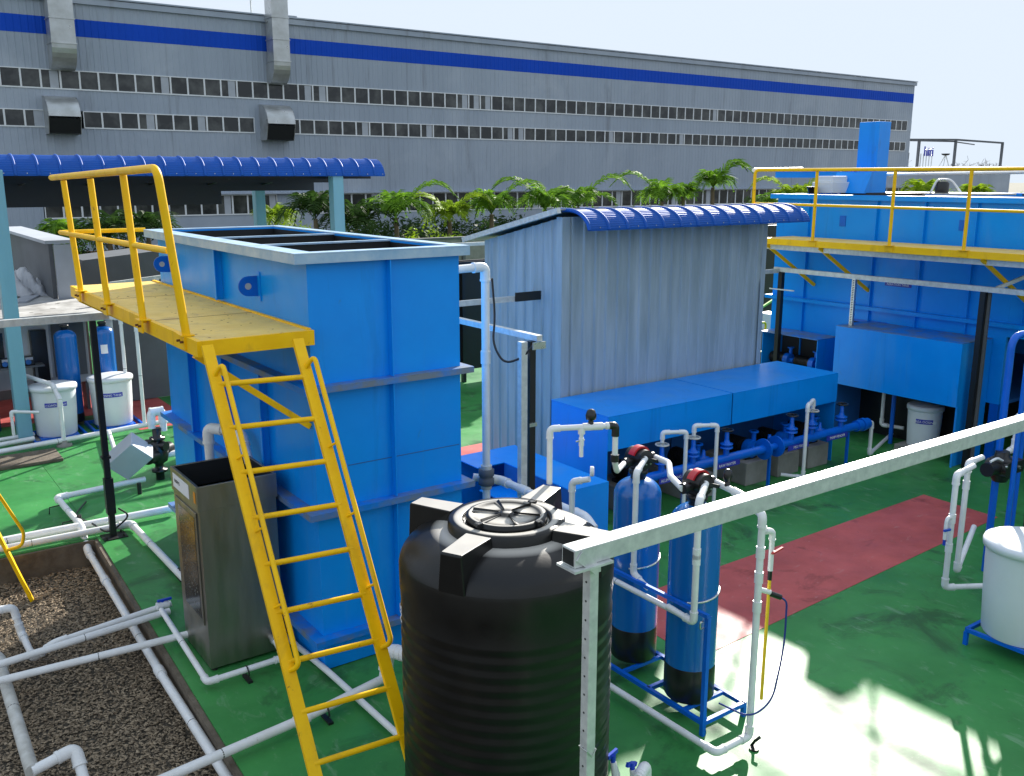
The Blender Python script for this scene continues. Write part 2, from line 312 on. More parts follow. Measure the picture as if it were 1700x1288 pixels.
ob('interior_wall', MB().box(X0, X1 - .2, YB + 2, YB + 2.1, .3, 13), 'grey_wall', fac)
ob('canopy_ledge', MB().box(9.6, 92, YB - .35, YB, 3.30, 3.38), 'facade', fac)
def win_unit(mbF, mbG, xa, xb, z0, z1):
    e = .045; y0, y1 = YB - .05, YB + .04
    mbF.box(xa, xb, y0, y1, z0, z0 + .07).box(xa, xb, y0, y1, z1 - .05, z1).box(xa, xa + e, y0, y1, z0 + .07, z1 - .05).box(xb - e, xb, y0, y1, z0 + .07, z1 - .05)
    mbG.box(xa + e, xb - e, YB - .005, YB + .01, z0 + .07, z1 - .05)
wins = []
xx = X1 - .8 - .985 * 100
for z0, z1 in (W1, W2):
    for i in range(100):
        xa = xx + i * .985
        if xa < X0: continue
        if z0 == W2[0] and (10.0 < xa + .5 < 11.8 or 22.0 < xa + .5 < 24.2): continue
        wins.append((xa, xa + .983, z0, z1))
for i in range(14): wins.append((9.65 + i * .965, 9.65 + i * .965 + .96, 2.05, 3.28))
for i in range(64): wins.append((25.2 + i * 1.05, 25.2 + i * 1.05 + 1.04, 2.0, 3.28))
wins = sorted([q for q in wins if q[1] > 7.5], key=lambda q: q[0])
F2, G2 = MB(), MB()
wallmb2 = MB()
for k, (xa, xb, z0, z1) in enumerate(wins):
    if k < 100:
        a, b = MB(), MB(); win_unit(a, b, xa, xb, z0, z1); o = ob('window', a, 'white_frame', fac); ob('glass', b, 'glass', o)
    else: win_unit(F2, G2, xa, xb, z0, z1)
o = ob('window', F2, 'white_frame', fac); o['kind'] = 'stuff'; p = ob('glass', G2, 'glass', o); p['kind'] = 'stuff'
for k, (xa, xb, z0, z1) in enumerate(wins[:160]):                  # a few pale blinds behind the glass
    if rng.random() < .16: ob('blind', MB().box(xa + .45, xb - .1, YB - .012, YB - .007, z0 + .08, z1 - .06), 'light_grey', fac)
# wall gaps behind the vent hoods
ob('wall_infill', MB().box(9.9, 11.9, YB - .01, YB + .1, *W2).box(21.9, 24.3, YB - .01, YB + .1, *W2), 'facade', fac)
def duct(x0, x1, zb, ztop, label, lean=0):
    d = thing('air_duct', label, 'duct', ((x0 + x1) / 2, YB - 1.2, zb), 'rectangular air ducts on the hall facade')
    mb = MB(); ya, yb = YB - 1.35, YB - .3
    mb.box(x0, x1, ya, yb, zb + 1.3, ztop)
    ob('shaft', mb, 'duct_metal', d)
    k = []                                            # elbow turning into the wall
    for j in range(9):
        a = j / 8 * math.pi / 2; k.append((x0, yb - 1.05 * math.cos(a), zb + 1.3 - 1.3 * math.sin(a)))
    ob('bend', MB().extr([(x0, yb, zb + 1.3)] + k[::-1][:1] + [(x0, YB - .12, zb)] * 0 + k[::-1][1:], (x1 - x0, 0, 0)).box(x0 + .02, x1 - .02, yb, YB, zb + .12, zb + 1.2), 'duct_metal', d)
    f = MB(); z = zb + 1.3
    while z < ztop: f.box(x0 - .04, x1 + .04, ya - .04, yb + .04, z - .03, z + .03); z += 1.25
    ob('flange', f, 'duct_metal', d)
duct(10.62, 11.85, 10.0, 16.5, 'wide galvanized air duct dropping over the blue stripe, nearer the left end of the hall')
duct(22.9, 23.95, 9.9, 17.5, 'slim galvanized air duct climbing above the roof line of the hall')
def hood(x0, x1, z0, z1, label, m='duct_metal'):
    d = thing('vent_hood', label, 'vent hood', ((x0 + x1) / 2, YB, z0), 'round topped vent hoods among the windows')
    pr = []
    for j in range(9):
        a = j / 8 * math.pi / 2; pr.append((YB - 1.35 * math.sin(a), z1 - (z1 - z0) * .55 * (1 - math.cos(a))))
    mb = MB(); n = len(pr)
    mb.add([(x0, y, z) for y, z in pr] + [(x1, y, z) for y, z in pr], [(i, i + 1, n + i + 1, n + i) for i in range(n - 1)], True)
    for x in (x0, x1): mb.extr([(x, y, z) for y, z in pr] + [(x, YB - 1.0, z0), (x, YB, z0)], (.03 if x == x0 else -.03, 0, 0))
    ob('shell', mb, m, d)
    ob('opening', MB().extr([(x0 + .05, YB - 1.28, z1 - (z1 - z0) * .60), (x0 + .05, YB - .95, z0 + .05), (x0 + .05, YB - .1, z0 + .05), (x0 + .05, YB - .1, z1 - (z1 - z0) * .6)], (x1 - x0 - .1, 0, 0)), 'dark_void', d)
hood(10.1, 11.75, 6.62, 8.66, 'grey round topped vent hood with black mouth, under the wide duct')
hood(22.3, 24.1, 6.55, 8.72, 'weathered round topped vent hood with rusty mouth, under the slim duct')
# thin mast beside the slim duct
tag(ob('roof_mast', MB().tube([(22.2, YB + .1, 13.5), (22.2, YB + .1, 16)], .04, 6).tube([(21.8, YB + .1, 15.3), (22.6, YB + .1, 15.3)], .03, 6), 'galvanized'), 'thin antenna mast on the roof edge left of the slim duct', 'mast')
# low block beyond the right end of the hall, with its roof frame
blk = thing('low_building', 'low grey block beyond the right end of the factory hall', 'building', (108, 62, 0))
ob('wall', MB().box(92.9, 118, 60, 61, -.36, 5.0), 'facade', blk); ob('parapet', MB().box(92.8, 118.3, 59.8, 61.1, 5.0, 5.45), 'light_grey', blk)
rf = thing('roof_frame', 'open steel frame of posts and beams on the low block roof', 'frame', (105, 60, 5.45))
for x, y in ((98.5, 60.5), (105.9, 60.5), (116.3, 60.5), (102.2, 66), (96, 66)): ob('post', MB().box(x - .12, x + .12, y - .12, y + .12, 5.45, 8.45), 'grey_wall', rf)
ob('beam', MB().bar((94, 60.5, 8.3), (105.9, 60.5, 8.55), .2).bar((105.9, 60.5, 8.55), (116.4, 60.5, 8.4), .2).bar((94, 66, 8.5), (105.9, 60.55, 8.35), .15).bar((105.9, 60.5, 8.3), (116.3, 64, 8.3), .12), 'grey_wall', rf)
bx = thing('roof_box', 'small grey plant box on the low block roof beside the hall corner', 'box', (95, 60.6, 5.45)); ob('casing', MB().box(93.8, 96.4, 60.2, 61.5, 5.46, 7.0), 'light_grey', bx, bev=.05); ob('louvre', MB().box(95.0, 96.2, 60.15, 60.2, 6.3, 6.95), 'black_paint', bx)
sg = thing('roof_sign', 'blue letters on thin posts standing on the low block roof', 'sign', (99.8, 60.2, 5.45))
for i in range(5): ob('post', MB().box(98.6 + i * .55, 98.68 + i * .55, 60.2, 60.28, 5.45, 6.9), 'galvanized', sg)
text('letters', 'hiti', 1.5, 'label_blue', sg, (99.9, 60.15, 7.1), (1, 0, 0), (0, 0, 1), ext=.05)
ds = thing('satellite_dish', 'round dark dish on a tripod on the low block roof', 'dish', (103.7, 60.3, 5.45))
ob('reflector', MB().lathe((103.7, 60.3, 6.85), [(.01, -.1), (.25, -.08), (.42, .0), (.46, .12)], 20), 'black_paint', ds)
ob('tripod', MB().bar((103.7, 60.3, 6.9), (103.1, 60.1, 5.45), .07).bar((103.7, 60.3, 6.9), (104.3, 60.1, 5.45), .07).bar((103.7, 60.3, 6.9), (103.7, 61, 5.45), .07), 'galvanized', ds)
# bare trees far behind
def bare_tree(x, y, h, label):
    t = thing('bare_tree', label, 'tree', (x, y, -.36), 'hazy trees far behind the low block')
    mb = MB(); mb.tube([(x, y, -.36), (x + .2, y, h * .5)], .2, 6); ob('trunk', mb, 'bare_twig', t)
    c = MB()
    for k in range(60):
        a = rng.uniform(0, 6.28); e = rng.uniform(.1, 1.2); L = rng.uniform(.3, .55) * h; p = V((x + .2, y, h * .5 + rng.uniform(-.1, .15) * h)); q = p + V((math.cos(a) * math.cos(e), math.sin(a) * math.cos(e), math.sin(e))) * L
        c.bar(p, q, .05)
        for j in range(5):
            s_ = p.lerp(q, rng.uniform(.4, 1)); c.bar(s_, s_ + V((rng.uniform(-1, 1), rng.uniform(-1, 1), rng.uniform(-.2, 1))) * .9, .03)
    ob('crown', c, 'bare_twig', t)
bare_tree(140, 80, 6.6, 'leafless tree far right beyond the low block, nearest the frame end'); bare_tree(128, 82, 6.0, 'leafless tree behind the middle of the roof frame'); bare_tree(150, 80, 6.5, 'leafless tree at the far right edge of the skyline')
# ---------------------------------------------------------------- palms and shrubs
def frond(mb, base, az, L, up, droop=1.0, leafw=.042, n=28, ll=.5):
    d = V((math.cos(az), math.sin(az), 0)); P = []
    for i in range(n + 1):
        t = i / n; P.append(base + d * (L * (math.cos(up) * t + .18 * t * t)) + V((0, 0, L * (math.sin(up) * t - .75 * droop * t * t * t))))
    mb.tube(P[::3] + [P[-1]], .014, 4, cap=False)
    for i in range(3, n + 1):
        t = i / n; tg = (P[i] - P[i - 1]).normalized(); side = tg.cross(V((0, 0, 1)))
        if side.length < .1: side = V((-d.y, d.x, 0))
        side.normalize(); nrm = side.cross(tg)
        l = ll * (math.sin(min(1, t * 1.12) * math.pi) ** .5 * .9 + .12) * rng.uniform(.85, 1.15)
        for s_ in (-1, 1):
            dr = (side * s_ * .75 + tg * .62 + nrm * rng.uniform(.0, .28)).normalized(); e = P[i] + dr * l + V((0, 0, -.28 * l)); m_ = P[i] + dr * l * .5 + V((0, 0, .02))
            wv = tg * leafw
            mb.add([P[i] - wv * .4, P[i] + wv * .4, m_ + wv, m_ - wv, e], [(0, 1, 2, 3), (3, 2, 4)])
def palm(x, y, ztop, label, spread=1.6, nf=11, m='leaf_palm', h0=None, tilt=None, L=2.6):
    zc = ztop - 1.25 * L / 2.1 if h0 is None else h0
    t = thing('palm_tree', label, 'palm', (x, y, -.36), 'palms along the foot of the factory hall')
    tr = MB(); tr.tube([(x, y, -.36), (x + .05, y, zc * .5), (x + .02, y, zc)], .12, 8, radii=[.17, .12, .09]); ob('trunk', tr, 'trunk', t)
    c = MB()
    for k in range(nf):
        az = k / nf * 6.283 + rng.uniform(-.3, .3); up = rng.uniform(.75, 1.4)
        frond(c, V((x + .02, y, zc)), az, L * rng.uniform(.6, 1.0), up, ll=.8, droop=rng.uniform(1.0, 1.4))
    if tilt:
        for az, up in tilt: frond(c, V((x + .02, y, zc)), az, L * 1.45, up, droop=.85, ll=1.0, n=36, leafw=.05)
    ob('crown', c, m, t)
def palm_px(px, py, label, y=36, **k):
    p = at(px, py, y=y); palm(p.x, y, p.z, label, **k)
RT, LT = (R(-30), 1.0), (R(140), 1.0)
palm_px(588, 318, 'dark palm just right of the second canopy post', m='leaf_dark', tilt=[LT])
palm_px(520, 298, 'dark palm seen between the two right canopy posts', m='leaf_dark')
palm_px(655, 300, 'palm with an arched crown left of the yellow shrubs', tilt=[RT])
palm_px(745, 322, 'low bright palm behind the far corner of the open tank', m='leaf_lime', L=1.9, tilt=[RT, LT])
palm_px(815, 298, 'bright palm left of the shed roof low end', tilt=[RT], m='leaf_palm')
palm_px(905, 293, 'palm with a frond leaning left, above the middle of the shed side', tilt=[LT])
palm_px(960, 290, 'palm with a frond leaning right, above the shed ridge start', tilt=[RT])
palm_px(1100, 284, 'palm leaning left above the middle of the blue shed eave', tilt=[LT])
palm_px(1135, 300, 'small palm between the two tall ones above the shed eave', L=1.4)
palm_px(1185, 270, 'tallest palm reaching up and right above the shed eave', tilt=[RT, (R(-30), 1.15)], L=2.2)
palm_px(1320, 293, 'bright palm behind the left end of the long blue tank', m='leaf_lime', tilt=[RT, LT])
palm_px(1290, 300, 'palm beside the yellow railing corner')
palm_px(1535, 283, 'palm behind the tank right of the blue tower', m='leaf_lime', y=30)
palm_px(1620, 300, 'low palm behind the tank near the right railing posts', y=30, m='leaf_lime', L=1.5)
palm_px(105, 345, 'palm under the canopy left of the yellow railing', y=44, m='leaf_palm')
palm_px(175, 335, 'dark palm under the canopy behind the yellow railing', y=42, m='leaf_dark')
palm_px(240, 330, 'dark feathery palm under the canopy, right of the railing', y=42, m='leaf_dark')
palm_px(455, 335, 'lime palm beside the middle canopy post', y=42, m='leaf_lime', L=1.5)
def shrub(x, y, r, h, label, m, n=900, ls=.10):
    t = thing('shrub', label, 'shrub', (x, y, -.36), 'shrubs in front of the factory hall')
    st = MB()
    for k in range(7):
        a = k * .9; st.tube([(x, y, -.36), (x + math.cos(a) * r * .5, y + math.sin(a) * r * .5, h * .6)], .03, 5)
    ob('stem', st, 'trunk', t)
    c = MB(); cl = [(x + rng.normal() * r * .42, y + rng.normal() * r * .42, h * rng.uniform(.25, .9)) for _ in range(16)]
    for k in range(n):
        q = cl[rng.integers(16)]; v = rng.normal(size=3); v /= np.linalg.norm(v); rr = r * .34 * rng.uniform(.5, 1.05)
        p = V((q[0] + v[0] * rr, q[1] + v[1] * rr, max(-.3, q[2] + v[2] * rr)))
        a = V(rng.normal(size=3)).normalized() * ls * rng.uniform(.7, 1.5); b = a.orthogonal().normalized() * ls * .38
        c.add([p - a, p + b, p + a, p - b], [(0, 1, 2, 3)])
    ob('foliage', c, m, t)
for i, (px, y, r, h, m, lb) in enumerate([
    (600, 33, 1.6, 2.4, 'leaf_dark', 'dark shrub right of the second canopy post'), (640, 33, 1.4, 2.2, 'leaf_dark', 'dark shrub below the arched palm'),
    (700, 34, 1.1, 2.3, 'leaf_lime', 'yellow green shrub behind the open tank far corner'), (760, 34, 1.1, 2.1, 'leaf_lime', 'yellow green shrub beside the shed low roof end'),
    (800, 32, 1.6, 1.9, 'leaf_dark', 'dark shrub behind the low end of the shed roof'), (850, 32, 1.6, 1.9, 'leaf_dark', 'dark shrub above the lower half of the sloping shed roof'),
    (930, 33, 1.1, 2.4, 'leaf_lime', 'lime shrub between the two leaning palms'), (900, 32, 1.6, 1.9, 'leaf_dark', 'dark shrub behind the shed ridge'),
    (1000, 34, 1.1, 2.9, 'leaf_lime', 'lime shrub above the first ribs of the shed eave'), (1045, 34, 1.3, 3.0, 'leaf_dark', 'dark shrub above the third rib of the shed eave'),
    (1150, 34, 1.1, 3.0, 'leaf_lime', 'lime shrub between palms over the shed eave'), (1255, 34, 1.3, 3.3, 'leaf_dark', 'dark shrub left of the yellow railing corner'),
    (1300, 34, 1.5, 3.1, 'leaf_lime', 'lime shrub behind the left end of the long tank'), (1500, 30, 1.5, 3.7, 'leaf_dark', 'dark shrub behind the tank right of the tower'),
    (1570, 30, 1.5, 3.6, 'leaf_palm', 'green shrub behind the tank at the middle railing post'), (1680, 30, 1.6, 3.7, 'leaf_lime', 'yellow green shrub at the right edge behind the tank'),
    (470, 40, 1.5, 2.6, 'leaf_lime', 'lime shrub between the right canopy posts'), (520, 38, 1.6, 1.8, 'leaf_dark', 'dark low shrub between the right canopy posts'),
    (200, 44, 1.5, 2.4, 'leaf_dark', 'dark shrub behind the yellow railing'), (110, 46, 1.3, 1.8, 'leaf_palm', 'green shrub behind the grey partition')]):
    p = at(px, 330, y=y); shrub(p.x, y, r, h, lb, m)
for i, (px, lb) in enumerate([(575, 'beside the second canopy post'), (625, 'just right of the canopy end'), (668, 'under the arched palm crown'), (715, 'above the open tank far rim'), (765, 'above the open tank near corner'), (815, 'above the shed roof low end'), (862, 'above the lower slope of the shed roof'), (910, 'under the left leaning palm'), (955, 'above the start of the blue eave'), (1010, 'above the second eave rib'), (1065, 'above the fourth eave rib'), (1120, 'above the sixth eave rib'), (1175, 'above the eighth eave rib'), (1230, 'above the right end of the eave'), (1290, 'behind the walkway corner')]):
    p = at(px, 330, y=44); shrub(p.x, 44, 2.0, 2.0, 'dark hedge bush at the hall foot ' + lb, 'leaf_dark', n=1300, ls=.14)
# ---------------------------------------------------------------- boundary fence behind the shed (dark grey panels, white caps)
bw = thing('boundary_wall', 'dark grey panel wall with pale capping rail below the palms', 'wall', (14, 27, 0))
ob('panel', MB().box(7.5, 44, 29.0, 29.12, -.36, 2.15), 'concrete', bw); ob('capping', MB().box(7.5, 44, 28.95, 29.17, 2.15, 2.21), 'grey_wall', bw)
for k in range(18): x = 8 + k * 2.1; ob('post', MB().box(x, x + .1, 28.88, 28.99, -.36, 2.14), 'grey_wall', bw)
ds = thing('sheet_screen', 'black sheet screen standing behind the gap between open tank and shed', 'screen', (10.5, 16.7, 0))
ob('sheet', MB().box(7.6, 13.4, 16.7, 16.78, 0.25, 2.6), 'black_paint', ds)
ob('frame', MB().box(7.6, 13.4, 16.6, 16.69, 2.5, 2.58).box(8.6, 8.68, 16.6, 16.69, 0, 2.49).box(10.6, 10.68, 16.6, 16.69, 0, 2.49).box(12.9, 12.98, 16.6, 16.69, 0, 2.49), 'black_plastic', ds)
ob('rail', MB().bar((7.6, 16.5, 2.95), (13.4, 16.5, 2.95), .07), 'galvanized', ds)
# ================================================================== BIG YARD STRUCTURES
def crimped_eave(root, x0, x1, yw, yf, ztop, zbot, pitch, back, name='eave_sheet'):
    """curved blue sheet falling from (yw,ztop) to (yf,zbot) plus the slope behind down to back=(y,z)"""
    prof = [(back[0], back[1]), (yw, ztop)]; nn = 26
    for j in range(1, nn + 1):
        a = j / nn * R(82); r = (math.sin(R(82)), 1 - math.cos(R(82)))
        cr = .006 * math.sin(j * 3.1416) if False else .005 * (j % 2)
        prof.append((yw + (yf - yw) * math.sin(a) / r[0] - cr, ztop - (ztop - zbot) * (1 - math.cos(a)) / r[1] + cr))
    mb = MB(); n = len(prof)
    mb.add([(x0, y, z) for y, z in prof] + [(x1, y, z) for y, z in prof], [(i, i + 1, n + i + 1, n + i) for i in range(n - 1)], False)
    mb.add([(x0, y, z - .012) for y, z in prof] + [(x1, y, z - .012) for y, z in prof], [(i, n + i, n + i + 1, i + 1) for i in range(n - 1)], False)
    for x in (x0, x1): mb.add([(x, y, z) for y, z in prof] + [(x, y, z - .012) for y, z in prof], [(i, i + 1, n + i + 1, n + i) for i in range(n - 1)])
    ob(name, mb, 'blue_sheet', root)
    rb = MB(); x = x0 + .02; sm = [prof[0], prof[1]] + prof[3::2]
    while x <= x1: rb.tube([(x, y, z) for y, z in sm], .026, 8); x += pitch
    ob('rib', rb, 'blue_sheet', root)
    sc_ = MB(); x = x0 + .02 + pitch / 2
    while x < x1: sc_.cyl((x, yf - .012, zbot + .03), (x, yf - .02, zbot + .03), .008, 8); x += pitch
    ob('screw', sc_, 'bright_steel', root)
# ---- long canopy on the left
cn = thing('canopy', 'long blue ribbed canopy roof on pale blue posts along the left of the yard', 'canopy', (0, 17.5, 0))
crimped_eave(cn, -5.6, 9.05, 17.38, 16.98, 4.66, 4.34, .335, (20.6, 4.25))
pieces('purlin', [(-5.6, 9.0, 17.5, 17.6, 4.28, 4.42), (-5.6, 9.0, 20.3, 20.4, 4.02, 4.2), (-5.6, 9, 19, 19.1, 4.2, 4.33)], 'black_paint', cn)
ob('fascia', MB().box(-5.6, 6.9, 20.42, 20.46, 3.74, 4.22), 'black_paint', cn)
for x in np.arange(-5.4, 9, 1.2): ob('rafter', MB().bar((x, 17.45, 4.47), (x, 20.4, 4.18), .05, .09), 'black_paint', cn)
for x, y in ((2.16, 17.0), (8.05, 17.12), (7.8, 20.6), (-3.6, 17.0)):
    ob('post', MB().box(x - .11, x + .11, y - .11, y + .11, 0, 4.42), 'cyan_paint', cn, bev=.01); ob('base_plate', MB().box(x - .2, x + .2, y - .2, y + .2, 0.002, .03), 'concrete', cn)
# ---- low equipment shed below the canopy with flat deck roof
dk = thing('equipment_shelter', 'low shelter with a stained flat concrete deck roof under the canopy', 'shelter', (-1, 19.5, 0))
ob('deck_roof', MB().box(-7, 3.95, 17.85, 26, 1.80, 1.92), 'concrete_light', dk, bev=.01)
ob('back_wall', MB().box(-7, 3.9, 20.5, 20.6, 0, 1.8), 'grey_wall', dk)
for x in (-3.0, .35, 3.85): ob('post', MB().box(x - .06, x + .06, 17.95, 18.07, 0, 1.8), 'galvanized', dk)
ob('side_wall', MB().box(3.98, 6.6, 18.9, 19.0, 0.02, 1.78), 'grey_wall', dk)
st = MB()
for k in range(26):
    a, b = rng.uniform(-1.2, 3.6), rng.uniform(18.0, 20.5); st.lathe((a, b, 1.9205), [(.001, .0), (rng.uniform(.02, .09), 0.0015)], 7, cap=False)
ob('roof_stain', st, 'concrete', dk)
pw = thing('partition_wall', 'dark grey partition with pale capping standing on the flat deck', 'wall', (3.6, 23, 1.92))
ob('panel', MB().box(3.42, 3.50, 20.6, 27.0, 1.92, 3.02), 'grey_wall', pw); ob('end_panel', MB().box(3.505, 3.86, 20.5, 20.6, 1.92, 3.0), 'light_grey', pw)
ob('capping', MB().box(3.34, 3.90, 20.45, 27.0, 3.025, 3.09), 'light_grey', pw)
# crumpled plastic sheet and boards on the deck
def crumple(x, y, z, s, label):
    mb = MB(); n = 19; vs = []; fs = []; c = (n - 1) / 2
    for i in range(n):
        for j in range(n):
            d = math.hypot(i - c, j - c) / (c * 1.1); vs.append((x + (i - c) * s / 2 / c * rng.uniform(.9, 1.1), y + (j - c) * s / 2 / c, z + max(0.004, (1 - d) * s * .45 * (.7 + .45 * math.sin(i * 1.3 + j * .7)) * rng.uniform(.75, 1.2))))
    for i in range(n - 1):
        for j in range(n - 1): fs.append((i * n + j, i * n + j + 1, (i + 1) * n + j + 1, (i + 1) * n + j))
    mb.add(vs, fs, True); return tag(ob('plastic_sheet', mb, 'plastic_sheet'), label, 'plastic sheet')
crumple(3.0, 21.9, 1.92, 1.3, 'tall crumpled plastic sheet heap against the grey partition on the deck')
crumple(2.0, 21.2, 1.92, .9, 'small crumpled plastic sheet left of the taller heap on the deck')
tag(ob('board', MB().bar((2.75, 20.3, 1.94), (3.15, 21.3, 1.94), .28, .03), 'light_grey'), 'pale board lying on the deck below the plastic heap', 'board')
rk = thing('ladder_rack', 'stack of grey steel frames and ducts behind the yellow platform railing', 'frame', (5.0, 20, 1.0))
ob('frame', MB().bar((4.2, 19.2, 2.3), (6.6, 20.4, 2.35), .07).bar((4.2, 19.2, 2.3), (4.2, 19.2, 1.0), .07).bar((5.2, 19.6, 2.3), (5.2, 19.6, 1.0), .05).bar((5.0, 19.6, 2.3), (6.2, 20, 1.4), .05).bar((6.6, 20.4, 2.35), (6.6, 20.4, 0), .08).bar((4.2, 19.2, 1.0), (6.6, 20.4, 1.0), .05), 'galvanized', rk)
ob('post', MB().box(4.17, 4.25, 19.16, 19.24, 0, 1.0), 'galvanized', rk)
hd = thing('grey_hood', 'dark grey sheet hood behind the yellow railing', 'hood', (5.2, 22, 0))
ob('shell', MB().extr([(4.0, 22, 1.9), (4.3, 22, 2.55), (6.6, 22, 2.75), (7.0, 22, 1.9)], (0, 1.5, 0)), 'grey_wall', hd); pieces('leg', [(4.2, 4.3, 22.1, 22.2, 0, 1.9), (6.8, 6.9, 22.1, 22.2, 0, 1.9)], 'grey_wall', hd)
# ---- shed with ribbed walls
sh = thing('ribbed_shed', 'tall narrow shed of ribbed grey sheet with a curved blue eave', 'shed', (9.7, 10.6, 0))
sx0, sx1, sy0, sy1 = 7.74, 11.76, 9.67, 11.5
zf, zb = 3.80, 3.40
def sheet(mb, p0, p1, z0a, z0b, z1a, z1b, pitch=.205, d=.022, out=V((0, -1, 0))):
    p0 = V(p0); p1 = V(p1); L = (p1 - p0).length; n = int(L / pitch); pts = [(0, 0)]
    for i in range(n):
        a = i * pitch; pts += [(a + .66 * pitch, 0), (a + .74 * pitch, d), (a + .88 * pitch, d), (a + .96 * pitch, 0)]
    pts.append((L, 0)); m = len(pts); vs = []
    for z in (0, 1):
        for a, o in pts:
            t = a / L; q = p0.lerp(p1, t) + out * o; vs.append((q.x, q.y, (z1a + (z1b - z1a) * t) if z else (z0a + (z0b - z0a) * t)))
    return mb.add(vs, [(i, i + 1, m + i + 1, m + i) for i in range(m - 1)])
mb = MB(); sheet(mb, (sx0, sy0, 0), (sx1, sy0, 0), 0, 0, zf, zf); ob('front_wall', mb, 'sheet_wall', sh)
mb = MB(); sheet(mb, (sx0, sy1, 0), (sx0, sy0, 0), 0, 0, zb, zf, out=V((-1, 0, 0))); ob('side_wall', mb, 'sheet_wall', sh)
ob('back_wall', MB().box(sx0 + .01, sx1 - .01, sy1 - .03, sy1, 0, zb).extr([(sx1 - .03, sy0 + .02, 0), (sx1 - .03, sy1 - .04, 0), (sx1 - .03, sy1 - .04, zb), (sx1 - .03, sy0 + .02, zf)], (.03, 0, 0)), 'sheet_wall', sh)
ob('corner_trim', MB().box(sx0 - .03, sx0 + .09, sy0 - .032, sy0 - .028, 0, zf).box(sx0 - .034, sx0 - .031, sy0 - .032, sy0 + .09, 0, zf), 'sheet_wall', sh); ob('corner_trim', MB().box(sx1 - .08, sx1 + .02, sy0 - .032, sy0 - .028, 0, zf), 'sheet_wall', sh)
ob('roof', MB().extr([(sx0 - .12, sy1 + .32, zb - .02), (sx0 - .12, sy0 - .02, zf + .09), (sx0 - .12, sy0 - .02, zf + .11), (sx0 - .12, sy1 + .32, zb + .01)], (sx1 - sx0 + .24, 0, 0)), 'sheet_roof', sh)
ob('roof_edge', MB().bar((sx0 - .15, sy1 + .34, zb - .0), (sx0 - .15, sy0 - .1, zf + .09), .06, .07), 'galvanized', sh)
crimped_eave(sh, sx0 + .03, sx1 + .45, sy0 - .06, sy0 - .48, zf + .09, zf - .15, .328, (sy0 + .1, zf + .09))
# ---- hood A: two long blue hoods in front of the shed
def opentop(root, name, x0, x1, y0, y1, z0, z1, m, legs=()):
    t = .006
    return None
def long_hood(x0, x1, label, left):
    h = thing('pump_hood', label, 'hood', ((x0 + x1) / 2, 9, 0), 'blue sheet hoods over the pump row')
    y0, y1, z1, z0 = 8.46, 9.62, 1.40, .95
    ob('top', MB().box(x0, x1, y0, y1, z1 - .012, z1), 'blue_paint', h, bev=.004); ob('front_panel', MB().box(x0, x1, y0, y0 + .012, z0, z1 - .013), 'blue_paint', h)
    xe = x0 if left else x1 - .012
    ob('end_panel', MB().box(xe, xe + .012, y0 + .013, y1, 0, z1 - .013), 'blue_paint', h)
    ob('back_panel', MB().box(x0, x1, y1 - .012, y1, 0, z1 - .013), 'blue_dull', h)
long_hood(7.53, 9.798, 'long blue sheet hood, left one of the joined pair before the shed', True)
long_hood(9.822, 12.18, 'long blue sheet hood, right one of the joined pair before the shed', False)
# ---- pumps under the hood, on grey plinths
def pump(x, y, z, label, grp, dirx=0, m='black_plastic', s=1.0):
    p = thing('pump', label, 'pump', (x, y, z), grp)
    ob('motor', MB().cyl((x, y, z + .16 * s), (x, y + .34 * s, z + .16 * s), .11 * s, 18), m, p); fins = MB()
    for k in range(9): fins.cyl((x, y + (.04 + k * .032) * s, z + .16 * s), (x, y + (.05 + k * .032) * s, z + .16 * s), .125 * s, 18)
    ob('cooling_fins', fins, m, p)
    ob('casing', MB().cyl((x, y - .12 * s, z + .15 * s), (x, y - .01 * s, z + .15 * s), .13 * s, 20).cyl((x, y - .2 * s, z + .15 * s), (x, y - .12 * s, z + .15 * s), .05 * s, 14), 'blue_frame', p)
    ob('outlet', MB().cyl((x + .07 * s, y - .06 * s, z + .2 * s), (x + .07 * s, y - .06 * s, z + .4 * s), .035 * s, 12).cyl((x + .07 * s, y - .06 * s, z + .38 * s), (x + .07 * s, y - .06 * s, z + .4 * s), .07 * s, 14), 'blue_frame', p)
    ob('foot', MB().box(x - .12 * s, x + .12 * s, y - .1 * s, y + .3 * s, z, z + .04 * s), 'black_paint', p)
    return p
pn = ['leftmost dark pump under the long blue hood', 'second dark pump from the left under the long blue hood', 'third dark pump from the left under the long blue hood', 'dark pump under the right half of the long hood', 'rightmost dark pump under the long blue hood']
ln = ['grey concrete plinth under the leftmost pump', 'grey concrete plinth under the second pump', 'grey concrete plinth below the header flanges', 'grey concrete plinth under the fourth pump', 'grey concrete plinth nearest the header right end']
for k, x in enumerate((8.15, 9.2, 10.35, 11.05, 11.75)):
    tag(ob('plinth', MB().box(x - .24, x + .24, 8.40, 9.2, 0.0, .34), 'concrete', bev=.012), ln[k], 'plinth', 'plinths in the pump row'); pump(x, 8.62, .342, pn[k], 'pumps in the pump row')
